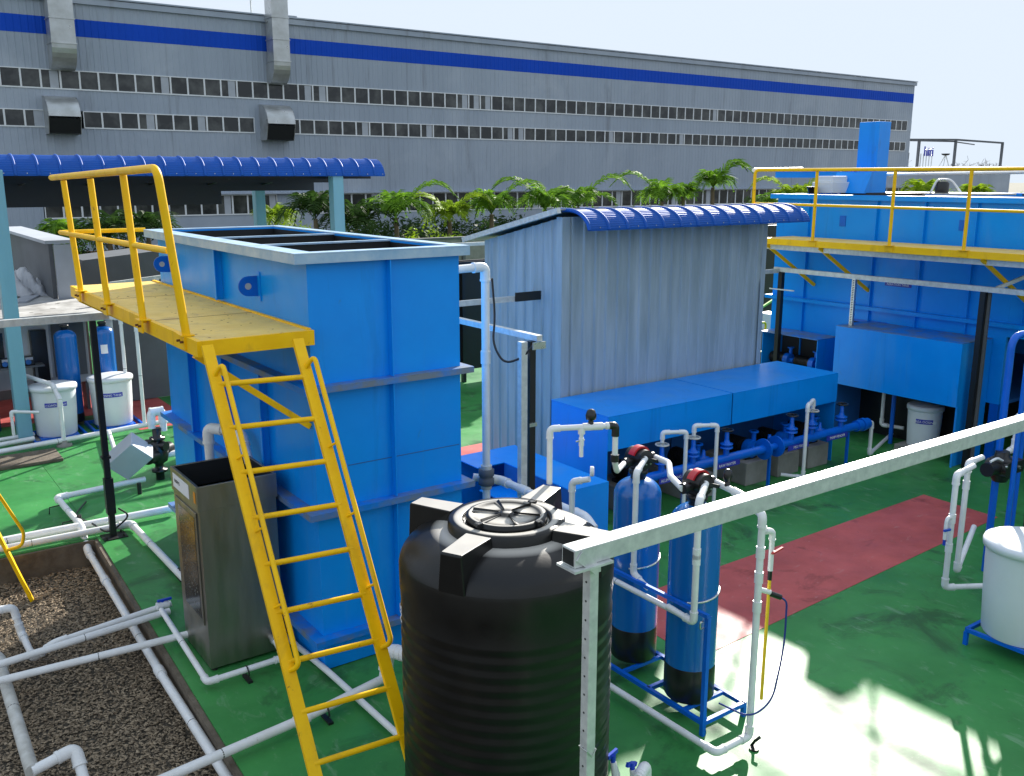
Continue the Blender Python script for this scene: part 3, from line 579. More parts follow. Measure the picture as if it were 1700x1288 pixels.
# ---- blue discharge header with gate valves
hz, hy = .60, 8.17
hd = thing('pipe_header', 'blue flanged pipe header with gate valves in front of the long hood', 'pipe header', (10.2, hy, 0))
ob('pipe', MB().cyl((7.75, hy, hz), (10.16, hy, hz), .062).cyl((10.44, hy, hz), (12.3, hy, hz), .062), 'blue_frame', hd)
for x in (10.16, 10.42): ob('flange', MB().cyl((x, hy, hz), (x + .025, hy, hz), .15, 28), 'blue_frame', hd)
ob('pipe', MB().cyl((10.186, hy, hz), (10.419, hy, hz), .05), 'blue_frame', hd)
ob('end_fitting', MB().cyl((12.3, hy, hz), (12.42, hy, hz), .085).cyl((12.43, hy, hz), (12.5, hy, hz), .10).cyl((12.51, hy, hz), (12.6, hy, hz), .085), 'blue_frame', hd)
for x in (8.6, 10.31, 12.12): ob('leg', MB().box(x - .018, x + .018, hy - .018, hy + .018, 0, hz - .06), 'blue_frame', hd)
for k, x in enumerate((8.19, 8.76, 9.40, 10.76, 11.22, 11.92)):
    v = ob('gate_valve', MB().cyl((x, hy, hz + .05), (x, hy, hz + .16), .04, 16).lathe((x, hy, hz + .15), [(.085, 0), (.085, .018), (.05, .02), (.05, .045), (.085, .047), (.085, .065), (.045, .07), (.03, .13), (.028, .21), (.02, .22), (.012, .27)], 22), 'blue_frame', hd)
    wh = MB(); cz = hz + .40; ring = [(x + .082 * math.cos(a), hy + .082 * math.sin(a), cz) for a in np.linspace(0, 6.2832, 25)]
    wh.tube(ring, .011, 8, cap=False).cyl((x, hy, cz - .02), (x, hy, cz + .03), .018, 10)
    for a in (0, 1.57, 3.14, 4.71): wh.bar((x, hy, cz), (x + .08 * math.cos(a + .4), hy + .08 * math.sin(a + .4), cz), .014)
    ob('handwheel', wh, 'pvc_dirty' if k in (0, 1, 4) else 'black_plastic', v)
    if k in (2, 3, 5):
        ob('branch', MB().cyl((x - .2, hy + .25, .55), (x - .2, hy + .02, .55), .05, 14).lathe((x - .2, hy + .22, .55), [(.09, 0), (.09, .05), (.03, .07), (.02, .15)], 16), 'blue_frame', hd)
for x, s_, wd in ((8.3, 'ALUM DOSING', .42), (9.35, 'RAW WATER', .5), (10.85, 'MIX FEED', .46), (11.75, 'PUMP HEADER', .5)):
    l = ob('name_plate', MB().box(x - wd / 2, x + wd / 2, hy - .075, hy - .066, hz - .095, hz - .02), 'label_blue', hd); text('lettering', s_, .055, 'print_white', l, (x, hy - .076, hz - .058), (1, 0, 0), (0, 0, 1))
for x, lb, flip, m_ in ((8.19, 'white looped riser over the leftmost gate valve', 1, 'pvc'), (8.76, 'white looped riser over the second gate valve', 1, 'pvc'), (11.22, 'white looped riser over the fifth gate valve before the right hood', -1, 'pvc')):
    pvc(lb, [(x, hy, hz + .43), (x, hy, hz + .56), (x + (.26 if flip > 0 else -.34), hy - .16, hz + .56), (x + (.26 if flip > 0 else -.34), hy - .16, .08 if flip > 0 else .1)] + ([(x - .5, hy + .1, .1)] if flip < 0 else []), .026, m_, 'white risers on the blue header')
pvc('white drain line from the right end of the blue header to under the tall hood', [(12.6, hy, hz), (12.72, hy, hz), (12.72, hy, .08), (14.1, hy + .5, .08)], .028)
# ---- small low cabinet between the open tank and the shed
cb = thing('low_cabinet', 'low blue sheet cabinet, partly open, beside the grey slotted post', 'cabinet', (6.2, 8.3, 0))
ob('top', MB().prism([(5.75, 9.25), (5.75, 8.72), (6.13, 8.72), (6.13, 7.45), (6.66, 7.45), (6.66, 9.25)], .988, 1.0), 'blue_paint', cb)
ob('front_panel', MB().box(6.13, 6.66, 7.45, 7.462, 0, .987), 'blue_paint', cb); ob('side_panel', MB().box(6.648, 6.66, 7.463, 9.25, 0, .987), 'blue_paint', cb)
ob('back_panel', MB().box(5.75, 6.647, 9.238, 9.25, 0, .987), 'blue_paint', cb); ob('shelf', MB().box(5.76, 6.13, 8.2, 8.7, .72, .732).box(5.5, 5.75, 7.95, 8.3, .62, .632), 'blue_paint', cb)
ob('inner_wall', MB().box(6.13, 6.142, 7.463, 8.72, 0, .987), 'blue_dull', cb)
sb = thing('blue_pump_box', 'small blue box with a lid below the white pipe near the black tank', 'box', (5.7, 7.4, 0))
ob('casing', MB().box(5.5, 5.9, 7.25, 7.6, 0.06, .66), 'navy_plastic', sb, bev=.01); ob('lid', MB().box(5.45, 5.95, 7.2, 7.65, .66, .70), 'blue_paint', sb, bev=.006); pieces('foot', [(5.52, 5.6, 7.3, 7.55, 0, .06), (5.8, 5.88, 7.3, 7.55, 0, .06)], 'black_plastic', sb)
# ================================================================== OPEN BLUE TANK
T = thing('open_tank', 'tall blue flanged steel tank with an open compartmented top', 'tank', (3.8, 9.3, 0))
tx0, tx1, ty0, ty1, tz = 3.07, 4.53, 7.15, 11.42, 3.70
ob('front_wall', MB().box(tx0, tx1, ty0, ty0 + .06, .01, tz), 'blue_paint', T); ob('back_wall', MB().box(tx0, tx1, ty1 - .06, ty1, .01, tz), 'blue_paint', T)
ob('left_wall', MB().box(tx0, tx0 + .06, ty0 + .061, ty1 - .061, .01, tz), 'blue_paint', T); ob('right_wall', MB().box(tx1 - .06, tx1, ty0 + .061, ty1 - .061, .01, tz), 'blue_paint', T)
rm = MB(); a, b = .13, .06
for z0, z1 in ((tz, tz + .012), (tz - .075, tz - .001)):
    if z0 == tz: rmt = rm; rm.box(tx0 - a, tx1 + .07, ty0 - .08, ty0 + b, z0, z1).box(tx0 - a, tx1 + .07, ty1 - b, ty1 + .08, z0, z1).box(tx0 - a, tx0 + b, ty0 + b, ty1 - b, z0, z1).box(tx1 - b, tx1 + .07, ty0 + b, ty1 - b, z0, z1)
    else: rm.box(tx0 - a, tx1 + .07, ty0 - .08, ty0 - .07, z0, z1).box(tx0 - a, tx1 + .07, ty1 + .07, ty1 + .08, z0, z1).box(tx0 - a, tx0 - a + .01, ty0 - .069, ty1 + .069, z0, z1).box(tx1 + .06, tx1 + .07, ty0 - .069, ty1 + .069, z0, z1)
ob('rim', rm, 'blue_rim_glare', T)
fl = MB()
for z in (2.60, 1.50, .33):
    for zz0, zz1, ins in ((z, z + .01, 0), (z - .045, z - .0005, 1)):
        if not ins: fl.box(tx0 - .11, tx1 + .09, ty0 - .10, ty0 - .001, zz0, zz1).box(tx0 - .11, tx1 + .09, ty1 + .001, ty1 + .1, zz0, zz1).box(tx0 - .11, tx0 - .001, ty0 - .001, ty1 + .001, zz0, zz1).box(tx1 + .001, tx1 + .09, ty0 - .001, ty1 + .001, zz0, zz1)
        else: fl.box(tx0 - .11, tx1 + .09, ty0 - .10, ty0 - .092, zz0, zz1).box(tx0 - .11, tx0 - .102, ty0 - .091, ty1 + .1, zz0, zz1).box(tx1 + .082, tx1 + .09, ty0 - .091, ty1 + .1, zz0, zz1)
ob('flange', fl, 'blue_flange', T)
for x in (3.80,):
    for z0, z1 in ((.345, 1.45), (1.515, 2.55), (2.615, 3.62)): ob('stiffener', MB().box(x - .005, x + .005, ty0 - .075, ty0 - .001, z0, z1), 'blue_paint', T)
for y in (8.2, 9.22, 10.35):
    for z0, z1 in ((.345, 1.45), (1.515, 2.55)) + (((3.12, 3.62),) if y == 9.22 else ()): ob('stiffener', MB().box(tx0 - .085, tx0 - .001, y - .005, y + .005, z0, z1).box(tx0 - .085, tx0 - .075, y - .04, y - .0055, z0, z1), 'blue_paint', T)
ob('weld_seam', MB().box(tx0 + .3, tx1 - .02, ty0 - .0035, ty0 - .0005, 1.86, 1.868), 'blue_dull', T)
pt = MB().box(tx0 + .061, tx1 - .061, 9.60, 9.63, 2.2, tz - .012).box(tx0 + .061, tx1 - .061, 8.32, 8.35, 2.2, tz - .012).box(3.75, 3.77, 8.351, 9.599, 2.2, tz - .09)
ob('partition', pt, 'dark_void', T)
ob('partition_edge', MB().box(tx0 + .061, tx1 - .061, 9.585, 9.645, tz - .011, tz + .005).box(tx0 + .061, tx1 - .061, 8.305, 8.365, tz - .011, tz + .005).box(3.745, 3.775, 8.366, 9.584, tz - .09, tz - .082), 'blue_rim_glare', T)
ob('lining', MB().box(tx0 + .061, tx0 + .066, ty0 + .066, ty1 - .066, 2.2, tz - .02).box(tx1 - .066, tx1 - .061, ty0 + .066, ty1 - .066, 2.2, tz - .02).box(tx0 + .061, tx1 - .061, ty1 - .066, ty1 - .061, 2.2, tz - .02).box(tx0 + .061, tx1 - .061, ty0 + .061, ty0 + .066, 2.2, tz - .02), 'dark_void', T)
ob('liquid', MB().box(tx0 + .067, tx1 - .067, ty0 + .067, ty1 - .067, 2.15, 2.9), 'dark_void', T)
for y in (8.23, 10.95):                      # lifting lugs
    pl = [(tx0 - .001, y, 3.25)]; c = V((tx0 - .10, y, 3.345))
    for k in range(11): an = R(270 - 18 * k); pl.append((c.x + .09 * math.cos(an), y, c.z + .09 * math.sin(an)))
    pl.append((tx0 - .001, y, 3.435)); lug = ob('lifting_lug', MB().extr(pl, (0, .014, 0)), 'blue_frame', T)
    ob('hole', MB().cyl((c.x, y - .0015, c.z), (c.x, y + .016, c.z), .03, 18), 'light_grey', lug); ob('pad', MB().box(tx0 - .012, tx0 - .0012, y - .05, y - .001, 3.21, 3.47), 'blue_paint', lug)
# ================================================================== YELLOW PLATFORM, RAILING AND LADDER
Pm = thing('yellow_platform', 'yellow access platform with railing and steep ladder fixed to the open tank', 'platform', (2.6, 9, 0))
px0, px1, py0, py1, pz = 2.13, 3.05, 7.06, 11.66, 3.09
ob('deck', MB().box(px0 + .035, px1 - .001, py0 + .035, py1, pz - .006, pz), 'yellow_deck', Pm)
pieces('deck_seam', [(px0 + .04, px1 - .01, 8.35, 8.356, pz + .0005, pz + .002), (px0 + .04, px1 - .01, 10.1, 10.106, pz + .0005, pz + .002)], 'rust', Pm)
spx = MB()
for k in range(60): a, b = rng.uniform(px0 + .06, px1 - .05), rng.uniform(py0 + .05, py1 - .1); r_ = rng.uniform(.004, .014); spx.lathe((a, b, pz + .0006), [(r_, 0), (r_ * .3, .0015)], 6)
ob('rust_spot', spx, 'rust', Pm)['kind'] = 'stuff'
ob('outer_beam', MB().box(px0 - .01, px0 + .03, py0 - .01, py1, pz - .12, pz + .002).box(px0 + .031, px0 + .07, py0 + .031, py1, pz - .12, pz - .112), 'yellow_paint', Pm)
ob('front_beam', MB().box(px0 + .031, px1 + .02, py0 - .01, py0 + .03, pz - .12, pz + .001), 'yellow_paint', Pm)
ob('inner_angle', MB().box(px1 - .02, px1 + .015, py0 + .04, py1, pz + .001, pz + .012), 'yellow_paint', Pm)
ob('back_beam', MB().box(px0 + .031, px1, py1 - .04, py1, pz - .12, pz - .008), 'yellow_paint', Pm)
for y in (8.4, 9.7, 10.9): ob('cross_bar', MB().box(px0 + .071, px1, y - .02, y + .02, pz - .08, pz - .008), 'yellow_paint', Pm)
for y, zl in ((7.22, 2.25), (11.35, 2.42)): ob('brace', MB().bar((px0 + .02, y, pz - .13), (px1 + .01, y, zl), .055, .05), 'yellow_paint', Pm)
feet = [(2.105, 11.0), (2.09, 9.72), (2.085, 8.41), (2.14, 7.39)]
tops = [(2.06, 11.10, 4.27), (2.06, 9.82, 4.29), (2.05, 8.52, 4.32), (2.02, 7.45, 4.33)]
for (x, y), tp in zip(feet, tops):
    if y > 7.5:
        p = ob('railing_post', MB().tube([(x, y, pz - .02), tp], .030, 12), 'yellow_paint', Pm)
    else: p = None
    b_ = ob('post_bracket', MB().box(x - .055, x + .05, y - .07, y + .07, pz + .004, pz + .014).box(x - .035, x - .02, y - .07, y + .07, pz - .1, pz + .003), 'yellow_paint', Pm)
    ob('bolt', MB().cyl((x - .06, y - .045, pz - .04), (x - .03, y - .045, pz - .04), .01, 8).cyl((x - .06, y + .045, pz - .04), (x - .03, y + .045, pz - .04), .01, 8), 'rust', b_)
ob('top_rail', MB().tube(rounded([(2.06, 11.75, 4.30), (2.02, 7.38, 4.37), (2.14, 7.36, pz - .02)], .11, 8), .032, 14), 'yellow_paint', Pm)
ob('middle_rail', MB().tube([(2.07, 11.62, 3.70), (2.075, 7.44, 3.75)], .026, 12), 'yellow_paint', Pm)
ob('end_rail', MB().tube([(2.10, 11.66, 3.70), (3.0, 11.66, 3.70)], .024, 12), 'yellow_paint', Pm)
# ladder
def rail_pt(x, z): return V((x, 6.95 - (3.06 - z) / 1.62 if x < 2.5 else 6.83 - (3.06 - z) / 1.68, z))
lad = []
for x in (2.165, 2.835):
    ob('ladder_stringer', MB().bar(rail_pt(x, pz - .02), rail_pt(x, -.0), .035, .085, up=(0, 1, .62)), 'yellow_paint', Pm)
for k in range(10):
    z = 2.80 - k * .295; a_, b_ = rail_pt(2.165, z), rail_pt(2.835, z); ob('rung', MB().tube([a_ + V((.01, 0, 0)), b_ - V((.01, 0, 0))], .021, 12), 'yellow_paint', Pm)
for x, s_ in ((2.165, 1), (2.835, 1)):        # looped hand rails beside the stringers
    o_ = V((.045 if x < 2.5 else .05, -.075, .055)); a_ = rail_pt(x, 2.86); b_ = rail_pt(x, .98)
    ob('hand_rail', MB().tube(rounded([a_, a_ + o_ + V((0, .01, .05)), b_ + o_, b_], .06, 6), .019, 12), 'yellow_paint', Pm)
    for t in (.3, .55, .8): c_ = a_.lerp(b_, t); ob('stand_off', MB().tube([c_, c_ + o_], .010, 8), 'yellow_paint', Pm)
# second yellow ladder at the left edge
L2 = thing('yellow_ladder', 'short yellow ladder with handrail entering the gravel pit at the left edge', 'ladder', (1.0, 10, -.33))
s0 = at(54, 998, z=-.33); lx = s0.x; mid = at(2, 880, x=lx); mid = at(2, 897, y=s0.y); s1 = s0 + (mid - s0) * 3.2; w2_ = V((0, .55, 0))
for o_ in (V((0, 0, 0)), w2_): ob('ladder_stringer', MB().bar(s0 + o_, s1 + o_, .035, .08, up=(0, 1, .6)), 'yellow_paint', L2)
for k in range(7): c_ = s0.lerp(s1, .10 + k * .14); ob('rung', MB().tube([c_, c_ + w2_], .019, 10), 'yellow_paint', L2)
hy_ = s0.y - .06; ob('hand_rail', MB().tube(rounded([at(-70, 720, y=hy_), at(40, 884, y=hy_), at(37, 906, y=hy_), at(10, 914, y=hy_)], .06, 6), .018, 12), 'yellow_paint', L2)
# ================================================================== STAINLESS BOX
B = thing('stainless_tank', 'open topped stainless steel box tank with a dark panel, standing left of the open tank', 'tank', (2.55, 8.1, 0))
bx0, bx1, by0, by1, bz = 2.235, 2.92, 7.72, 8.46, 1.73
ob('body', MB().box(bx0, bx1, by0, by0 + .02, .03, bz - .22).box(bx0, bx0 + .02, by0 + .021, by1, .03, bz - .22).box(bx1 - .02, bx1, by0 + .021, by1, .03, bz - .22).box(bx0 + .021, bx1 - .021, by1 - .02, by1, .03, bz - .22), 'stainless', B)
e = .012; ob('top_band', MB().box(bx0 - e, bx1 + e, by0 - e, by0 + .012, bz - .22, bz).box(bx0 - e, bx0 + .012, by0 + .0125, by1 + e, bz - .22, bz).box(bx1 - .012, bx1 + e, by0 + .0125, by1 + e, bz - .22, bz).box(bx0 + .0125, bx1 - .0125, by1 - .012, by1 + e, bz - .22, bz), 'stainless', B, bev=.003)
ob('lining', MB().box(bx0 + .021, bx1 - .021, by0 + .021, by1 - .021, 1.42, 1.44).box(bx0 + .0122, bx0 + .02, by0 + .013, by1 - .013, 1.44, bz - .005).box(bx0 + .021, bx1 - .013, by1 - .02, by1 - .0122, 1.44, bz - .005).box(bx1 - .02, bx1 - .0122, by0 + .013, by1 - .021, 1.44, bz - .005), 'dark_void', B)
dr = ob('door', MB().box(bx0 - .012, bx0 - .001, by0 + .08, by1 - .06, .42, bz - .26), 'stainless', B, bev=.003)
ob('window', MB().box(bx0 - .015, bx0 - .0125, by0 + .13, by1 - .16, .47, bz - .31), 'glass', dr)
dd = MB()
for k in range(120): a, b = rng.uniform(by0 + .15, by1 - .2), rng.uniform(.5, 1.38); dd.box(bx0 - .0165, bx0 - .0152, a, a + .006, b, b + rng.uniform(.005, .02))
ob('droplet', dd, 'bright_steel', dr)['kind'] = 'stuff'
pl = ob('name_plate', MB().box(bx0 - .0155, bx0 - .0125, by0 + .22, by0 + .68, bz - .17, bz - .04), 'paper', B); text('lettering', 'H D P E', .045, 'black_paint', pl, (bx0 - .017, by0 + .55, bz - .10), (0, -1, 0), (0, 0, 1))
ob('sticker', MB().box(bx0 - .0155, bx0 - .0125, by0 + .04, by0 + .09, bz - .16, bz - .06), 'orange_sticker', B)
for x, y in ((bx0 + .04, by0 + .04), (bx1 - .04, by0 + .04), (bx0 + .04, by1 - .04), (bx1 - .04, by1 - .04)): ob('foot', MB().cyl((x, y, 0), (x, y, .03), .03, 12), 'rubber', B)
ob('drain_fitting', MB().cyl((bx1 - .12, by0 - .05, .17), (bx1 - .12, by0 + .001, .17), .03, 16).cyl((bx1 - .12, by0 - .09, .17), (bx1 - .12, by0 - .05, .17), .04, 16), 'bright_steel', B)
# ================================================================== FLOOR PIPES, LEFT SIDE
Z = .07
pvc('thin white pipe from the stainless tank drain bending back to the pit edge', [(bx1 - .12, by0 - .09, .17), (bx1 - .12, 7.42, .10), (2.10, 7.40, .10), (2.17, 9.03, .10)], .027, cat='pipe')
bvx = at(270, 1003, z=.13)
bv = thing('ball_valve', 'small ball valve with blue lever at the head of the stainless tank drain pipe', 'valve', (bvx.x, bvx.y, .1)); ob('body', MB().cyl((bvx.x - .06, bvx.y, .12), (bvx.x + .06, bvx.y, .12), .04, 14), 'pvc', bv); ob('lever', MB().box(bvx.x - .05, bvx.x + .09, bvx.y - .012, bvx.y + .012, .165, .185).cyl((bvx.x, bvx.y, .14), (bvx.x, bvx.y, .17), .015, 10), 'valve_blue', bv)
pvc('upper of two white pipes over the pit, with an upstand at its left end', [(.45, 10.0, .10), (.98, 9.95, .10), (1.02, 9.9, -.18), (1.06, 9.17, -.16), (2.25, 9.16, .10), (3.05, 9.16, .10)][:3] + [(1.03, 9.3, -.18), (1.2, 9.12, .0), (2.30, 9.16, .08)], .033)
pvc('white pipe just below the pair, crossing from pit to stainless tank', [(.62, 8.86, .05), (2.24, 9.0, .08)], .034)
pvc('lower white pipe crossing the pit to the foot of the stainless tank', [(.62, 8.62, .02), (2.30, 8.40, .08)], .034)
pvc('thick grey white pipe along the left frame edge', [(.50, 10.2, -.10), (.74, 9.3, -.10), (.70, 7.24, -.10)], .052, 'pvc_dirty', couplings=[(1, .05)])
pvc('short white branch with elbow in the lower left corner', [(.70, 7.24, -.10), (1.02, 7.30, -.06), (1.03, 7.1, -.25)], .042)
pvc('long white pipe running along the inner edge of the slab beside the pit', [(3.16, 13.42, .10), (1.98, 13.28, .10), (2.02, 11.98, .10), (2.01, 11.62, -.12), (1.90, 8.0, -.10), (1.86, 5.0, -.10)], .040, couplings=[(3, .28), (3, .62), (3, .95)])
pvc('long white pipe crossing over the pit edge toward the black tank', [(1.15, 6.22, .11), (2.55, 6.39, .11), (3.35, 6.56, .11)], .038, couplings=[(0, .98)])
pvc('white s bend joining the floor pipe to the back of the black tank', [(3.35, 6.56, .11), (3.42, 6.60, .34), (3.50, 6.35, .36), (3.55, 5.6, .36)], .05)
pvc('white pipe slanting under the ladder from the open tank foot', [(2.98, 8.2, .05), (3.05, 7.0, .05), (3.12, 4.6, .05)], .028, marks=False)
pvc('white pipe across the back of the pit, upper one of the pair', [(.3, 12.02, .09), (3.16, 11.98, .09)], .050)
pvc('white pipe at the pit back turning toward the stainless tank', [(.3, 11.82, .07), (2.56, 11.78, .07), (2.62, 8.7, .07)], .040)
tag(ob('cable', MB().tube(rounded([(2.3, 13.1, .03), (2.05, 12.6, .03), (2.15, 11.9, .12), (2.25, 11.6, .05), (2.55, 11.72, .2), (2.4, 11.62, .35)], .2, 6), .012, 8), 'black_plastic'), 'black cable looping over the pipe corner at the pit edge', 'cable')
for x, y, lb in ((1.9, 13.0, 'left'), (1.95, 12.3, 'near')): pass
for (x, y, dx, lb) in ((1.99, 12.95, -.16, 'bent black pipe bracket at the first pipe corner'), (2.0, 12.25, -.14, 'bent black pipe bracket nearer the pit edge')):
    tag(ob('pipe_bracket', MB().tube([(x, y, .10), (x + dx, y, .09), (x + dx - .01, y, 0)], .008, 6), 'black_paint'), lb, 'bracket', 'small black pipe brackets')
for (x, y, lb) in ((2.05, 12.22, 'short black bolt post between pipes near the cable'), (3.0, 13.1, 'black pipe support below the valve box')):
    tag(ob('pipe_support', MB().cyl((x, y, 0), (x, y, .16), .03, 10), 'black_paint'), lb, 'support')
for k, (x, y, lb) in enumerate(((2.75, 6.42, 'small black pipe saddle under the long pipe beside the ladder foot'), (2.45, 7.41, 'small black pipe saddle on the stainless tank drain pipe'), (2.6, 9.9, 'small black pipe saddle on the pipe behind the stainless tank'), (1.2, 11.95, 'small black pipe saddle on the back pit pipes'), (3.15, 5.4, 'small black pipe saddle beside the black tank'))):
    t = thing('pipe_saddle', lb, 'bracket', (x, y, 0), 'small black pipe saddles'); ob('strap', MB().tube([(x, y + .05 * math.cos(a), .075 + .052 * math.sin(a)) for a in np.linspace(-.3, 3.44, 12)], .007, 6), 'black_paint', t); ob('base', MB().box(x - .02, x + .02, y - .08, y + .08, .0, .02), 'black_paint', t)
# pipes behind: in front of and behind the tubs
pvc('white floor pipe running in front of the two brine tubs', [(.2, 15.95, .10), (3.4, 16.42, .10), (3.8, 16.5, .1), (4.6, 16.6, .1)], .042)
pvc('upper white floor pipe left of the first brine tub', [(.2, 16.7, .10), (2.3, 17.0, .1)], .035); pvc('lower white floor pipe left of the first brine tub', [(.2, 16.3, .10), (2.25, 16.7, .1)], .04)
def up(px, pyb, pyt, y0, r, lb, **k):
    p = at(px, pyb, z=.1) if y0 is None else at(px, pyb, y=y0); q = at(px, pyt, y=p.y); return p
for x, zt, lb in ((3.27, 1.75, 'white upright pipe just left of the black post'), (3.97, 1.85, 'white upright pipe right of the second brine tub')):
    pvc(lb, [(x, 16.45 + (x - 3.4) * .15, .1), (x, 16.45 + (x - 3.4) * .15, zt), (x + .05, 16.9, zt)], .03, group='white uprights among the brine tubs')
pvc('second thin white upright right of the far blue vessel', [(3.88, 17.2, .1), (3.88, 17.2, 1.9), (3.6, 17.5, 1.9)], .03, group='white uprights among the brine tubs')
pvc('white pipe climbing over the lid of the first brine tub', [(2.63, 16.3, .12), (2.63, 16.3, .78), (2.60, 16.6, .98), (2.32, 17.25, 1.05)], .035, couplings=[(1, .1)])
tag(ob('concrete_pad', MB().lathe((2.63, 16.3, 0), [(.12, 0), (.12, .03), (.05, .05), (.05, .1)], 16), 'concrete'), 'round concrete pad under the pipe in front of the first tub', 'pad')
tag(ob('platform_slab', MB().box(.2, 2.45, 15.4, 16.1, .0, .05), 'kerb_soil', bev=.01), 'low dark stained slab on the floor left of the tubs', 'slab')
def tub(x, y, r, h, label, z0=.0, m='white_poly', text_='DOSING TANK', ang=-125, group='brine tubs', tape=.30, tz=.52):
    t = thing('brine_tub', label, 'tub', (x, y, z0), group)
    ob('body', MB().lathe((x, y, z0), [(r * .84, .0), (r * .87, .02), (r * .93, h * .5), (r * .96, h - .10), (r * .965, h - .06)], 56), m, t)
    ob('lid', MB().lathe((x, y, z0 + h), [(r * .97, -.07), (r * 1.03, -.065), (r * 1.04, -.02), (r * 1.02, .0), (r * .9, .012), (r * .5, .03), (.01, .04)], 56), m, t)
    if text_:
        mb = MB(); N = 14; n = math.radians(58); rr = r * .955
        vs = []
        for k in range(N + 1):
            a = R(ang) - n / 2 + n * k / N
            for z in (z0 + tz, z0 + tz + .075): vs.append((x + rr * math.cos(a), y + rr * math.sin(a), z))
        mb.add(vs, [(2 * k, 2 * k + 2, 2 * k + 3, 2 * k + 1) for k in range(N)]); p = ob('name_strip', mb, 'label_blue', t)
        a = R(ang); rv = V((-math.sin(a), math.cos(a), 0)); text('lettering', text_, .052, 'print_white', p, (x + (rr + .008) * math.cos(a), y + (rr + .008) * math.sin(a), z0 + tz + .037), rv, (0, 0, 1))
    return t
tub(2.66, 17.02, .365, .84, 'white round brine tub nearest the pale blue canopy post', text_='COAGULANT', ang=-95, z0=.06)
tub(3.62, 17.22, .365, .84, 'white round brine tub right of the black post', text_='DOSING TANK 2', ang=-100, z0=.06)
for x, y, lb in ((2.66, 17.02, 'blue tray frame under the first brine tub'), (3.62, 17.22, 'blue tray frame under the second brine tub')):
    tag(ob('tray_frame', MB().box(x - .42, x + .42, y - .40, y - .36, 0, .055).box(x - .42, x + .42, y + .36, y + .40, 0, .055).box(x - .42, x - .38, y - .359, y + .359, 0, .055).box(x + .38, x + .42, y - .359, y + .359, 0, .055).box(x - .3, x + .3, y - .3, y + .3, .03, .055), 'blue_frame'), lb, 'frame', 'blue tray frames')
def vessel(x, y, z0, r, h, label, head=True, boot=.16, group='blue filter vessels', paper=None):
    t = thing('filter_vessel', label, 'filter vessel', (x, y, z0), group); k = .75
    pr = [(r, boot + .0)] + [(r, h - r * k)] + [(r * math.cos(a), h - r * k + r * k * math.sin(a)) for a in np.linspace(.12, 1.36, 9)] + [(r * .2, h)]
    ob('shell', MB().lathe((x, y, z0), pr, 56), 'frp_blue', t)
    ob('boot', MB().lathe((x, y, z0), [(r * .93, 0), (r * 1.012, .03), (r * 1.012, boot - .005), (r * 1.004, boot)], 56), 'black_plastic', t)
    ob('neck', MB().lathe((x, y, z0 + h), [(r * .33, -.03), (r * .33, .03), (r * .4, .035), (r * .4, .075), (.02, .08)], 24), 'black_plastic', t)
    if paper:
        mb = MB(); vs = []; N = 8; n = .62
        for k2 in range(N + 1):
            a = R(paper[0]) - n / 2 + n * k2 / N
            for z in (z0 + paper[1], z0 + paper[1] + paper[2]): vs.append((x + (r + .002) * math.cos(a), y + (r + .002) * math.sin(a), z))
        mb.add(vs, [(2 * q, 2 * q + 2, 2 * q + 3, 2 * q + 1) for q in range(N)]); ob('data_sheet', mb, 'paper' if len(paper) < 4 else 'light_grey', t)
    return t
vessel(3.05, 17.7, .06, .185, 1.66, 'slim blue filter vessel behind the first brine tub')
vessel(3.68, 17.75, .06, .185, 1.66, 'slim blue filter vessel with a white data sheet behind the second brine tub', paper=(-100, 1.18, .16))
def dosing_pump(x, y, z, label):
    t = thing('dosing_pump', label, 'pump', (x, y, z)); ob('casing', MB().box(x - .09, x + .09, y - .08, y + .08, z, z + .16), 'black_plastic', t, bev=.015); ob('head', MB().cyl((x - .02, y - .12, z + .07), (x - .02, y - .08, z + .07), .045, 16), 'blue_dull', t)
    ob('front_plate', MB().box(x - .06, x + .06, y - .085, y - .081, z + .1, z + .15), 'light_grey', t)
cbx = thing('control_cabinet', 'light control cabinet with white door in the shelter behind the tubs', 'cabinet', (2.5, 18.9, 0))
ob('casing', MB().box(1.9, 3.6, 18.7, 19.2, .55, 1.75), 'light_grey', cbx, bev=.01); ob('door', MB().box(2.3, 2.95, 18.68, 18.698, .7, 1.7), 'white_poly', cbx); ob('door', MB().box(3.0, 3.55, 18.68, 18.698, .7, 1.7), 'grey_wall', cbx)
pieces('leg', [(1.95, 2.0, 18.72, 19.1, 0, .55), (3.5, 3.55, 18.72, 19.1, 0, .55)], 'grey_wall', cbx); ob('window', MB().box(1.95, 2.2, 18.675, 18.698, 1.15, 1.6), 'glass', cbx)
sht = thing('pump_shelf', 'dark shelf carrying dosing pumps left of the first blue vessel', 'shelf', (2.2, 18.3, 0)); ob('board', MB().box(1.2, 2.75, 18.15, 18.45, 1.02, 1.05), 'grey_wall', sht); pieces('leg', [(1.3, 1.34, 18.2, 18.24, 0, 1.02), (2.6, 2.64, 18.2, 18.24, 0, 1.02)], 'grey_wall', sht)
dosing_pump(2.15, 18.28, 1.05, 'small black dosing pump with pale blue head on the dark shelf, left'); dosing_pump(2.52, 18.28, 1.05, 'small black dosing pump on the dark shelf, next to the first blue vessel'); dosing_pump(1.65, 18.28, 1.05, 'small black dosing pump on the dark shelf left of the canopy post')
ct = thing('control_cabinet', 'tall black cabinet behind the dosing pumps', 'cabinet', (2.7, 18.55, 0)); ob('casing', MB().box(2.62, 2.88, 18.5, 18.66, .1, 1.62), 'black_plastic', ct, bev=.01); ob('handle', MB().box(2.66, 2.68, 18.485, 18.499, .8, 1.0), 'bright_steel', ct); ob('plinth', MB().box(2.62, 2.88, 18.5, 18.66, 0, .1), 'concrete', ct)
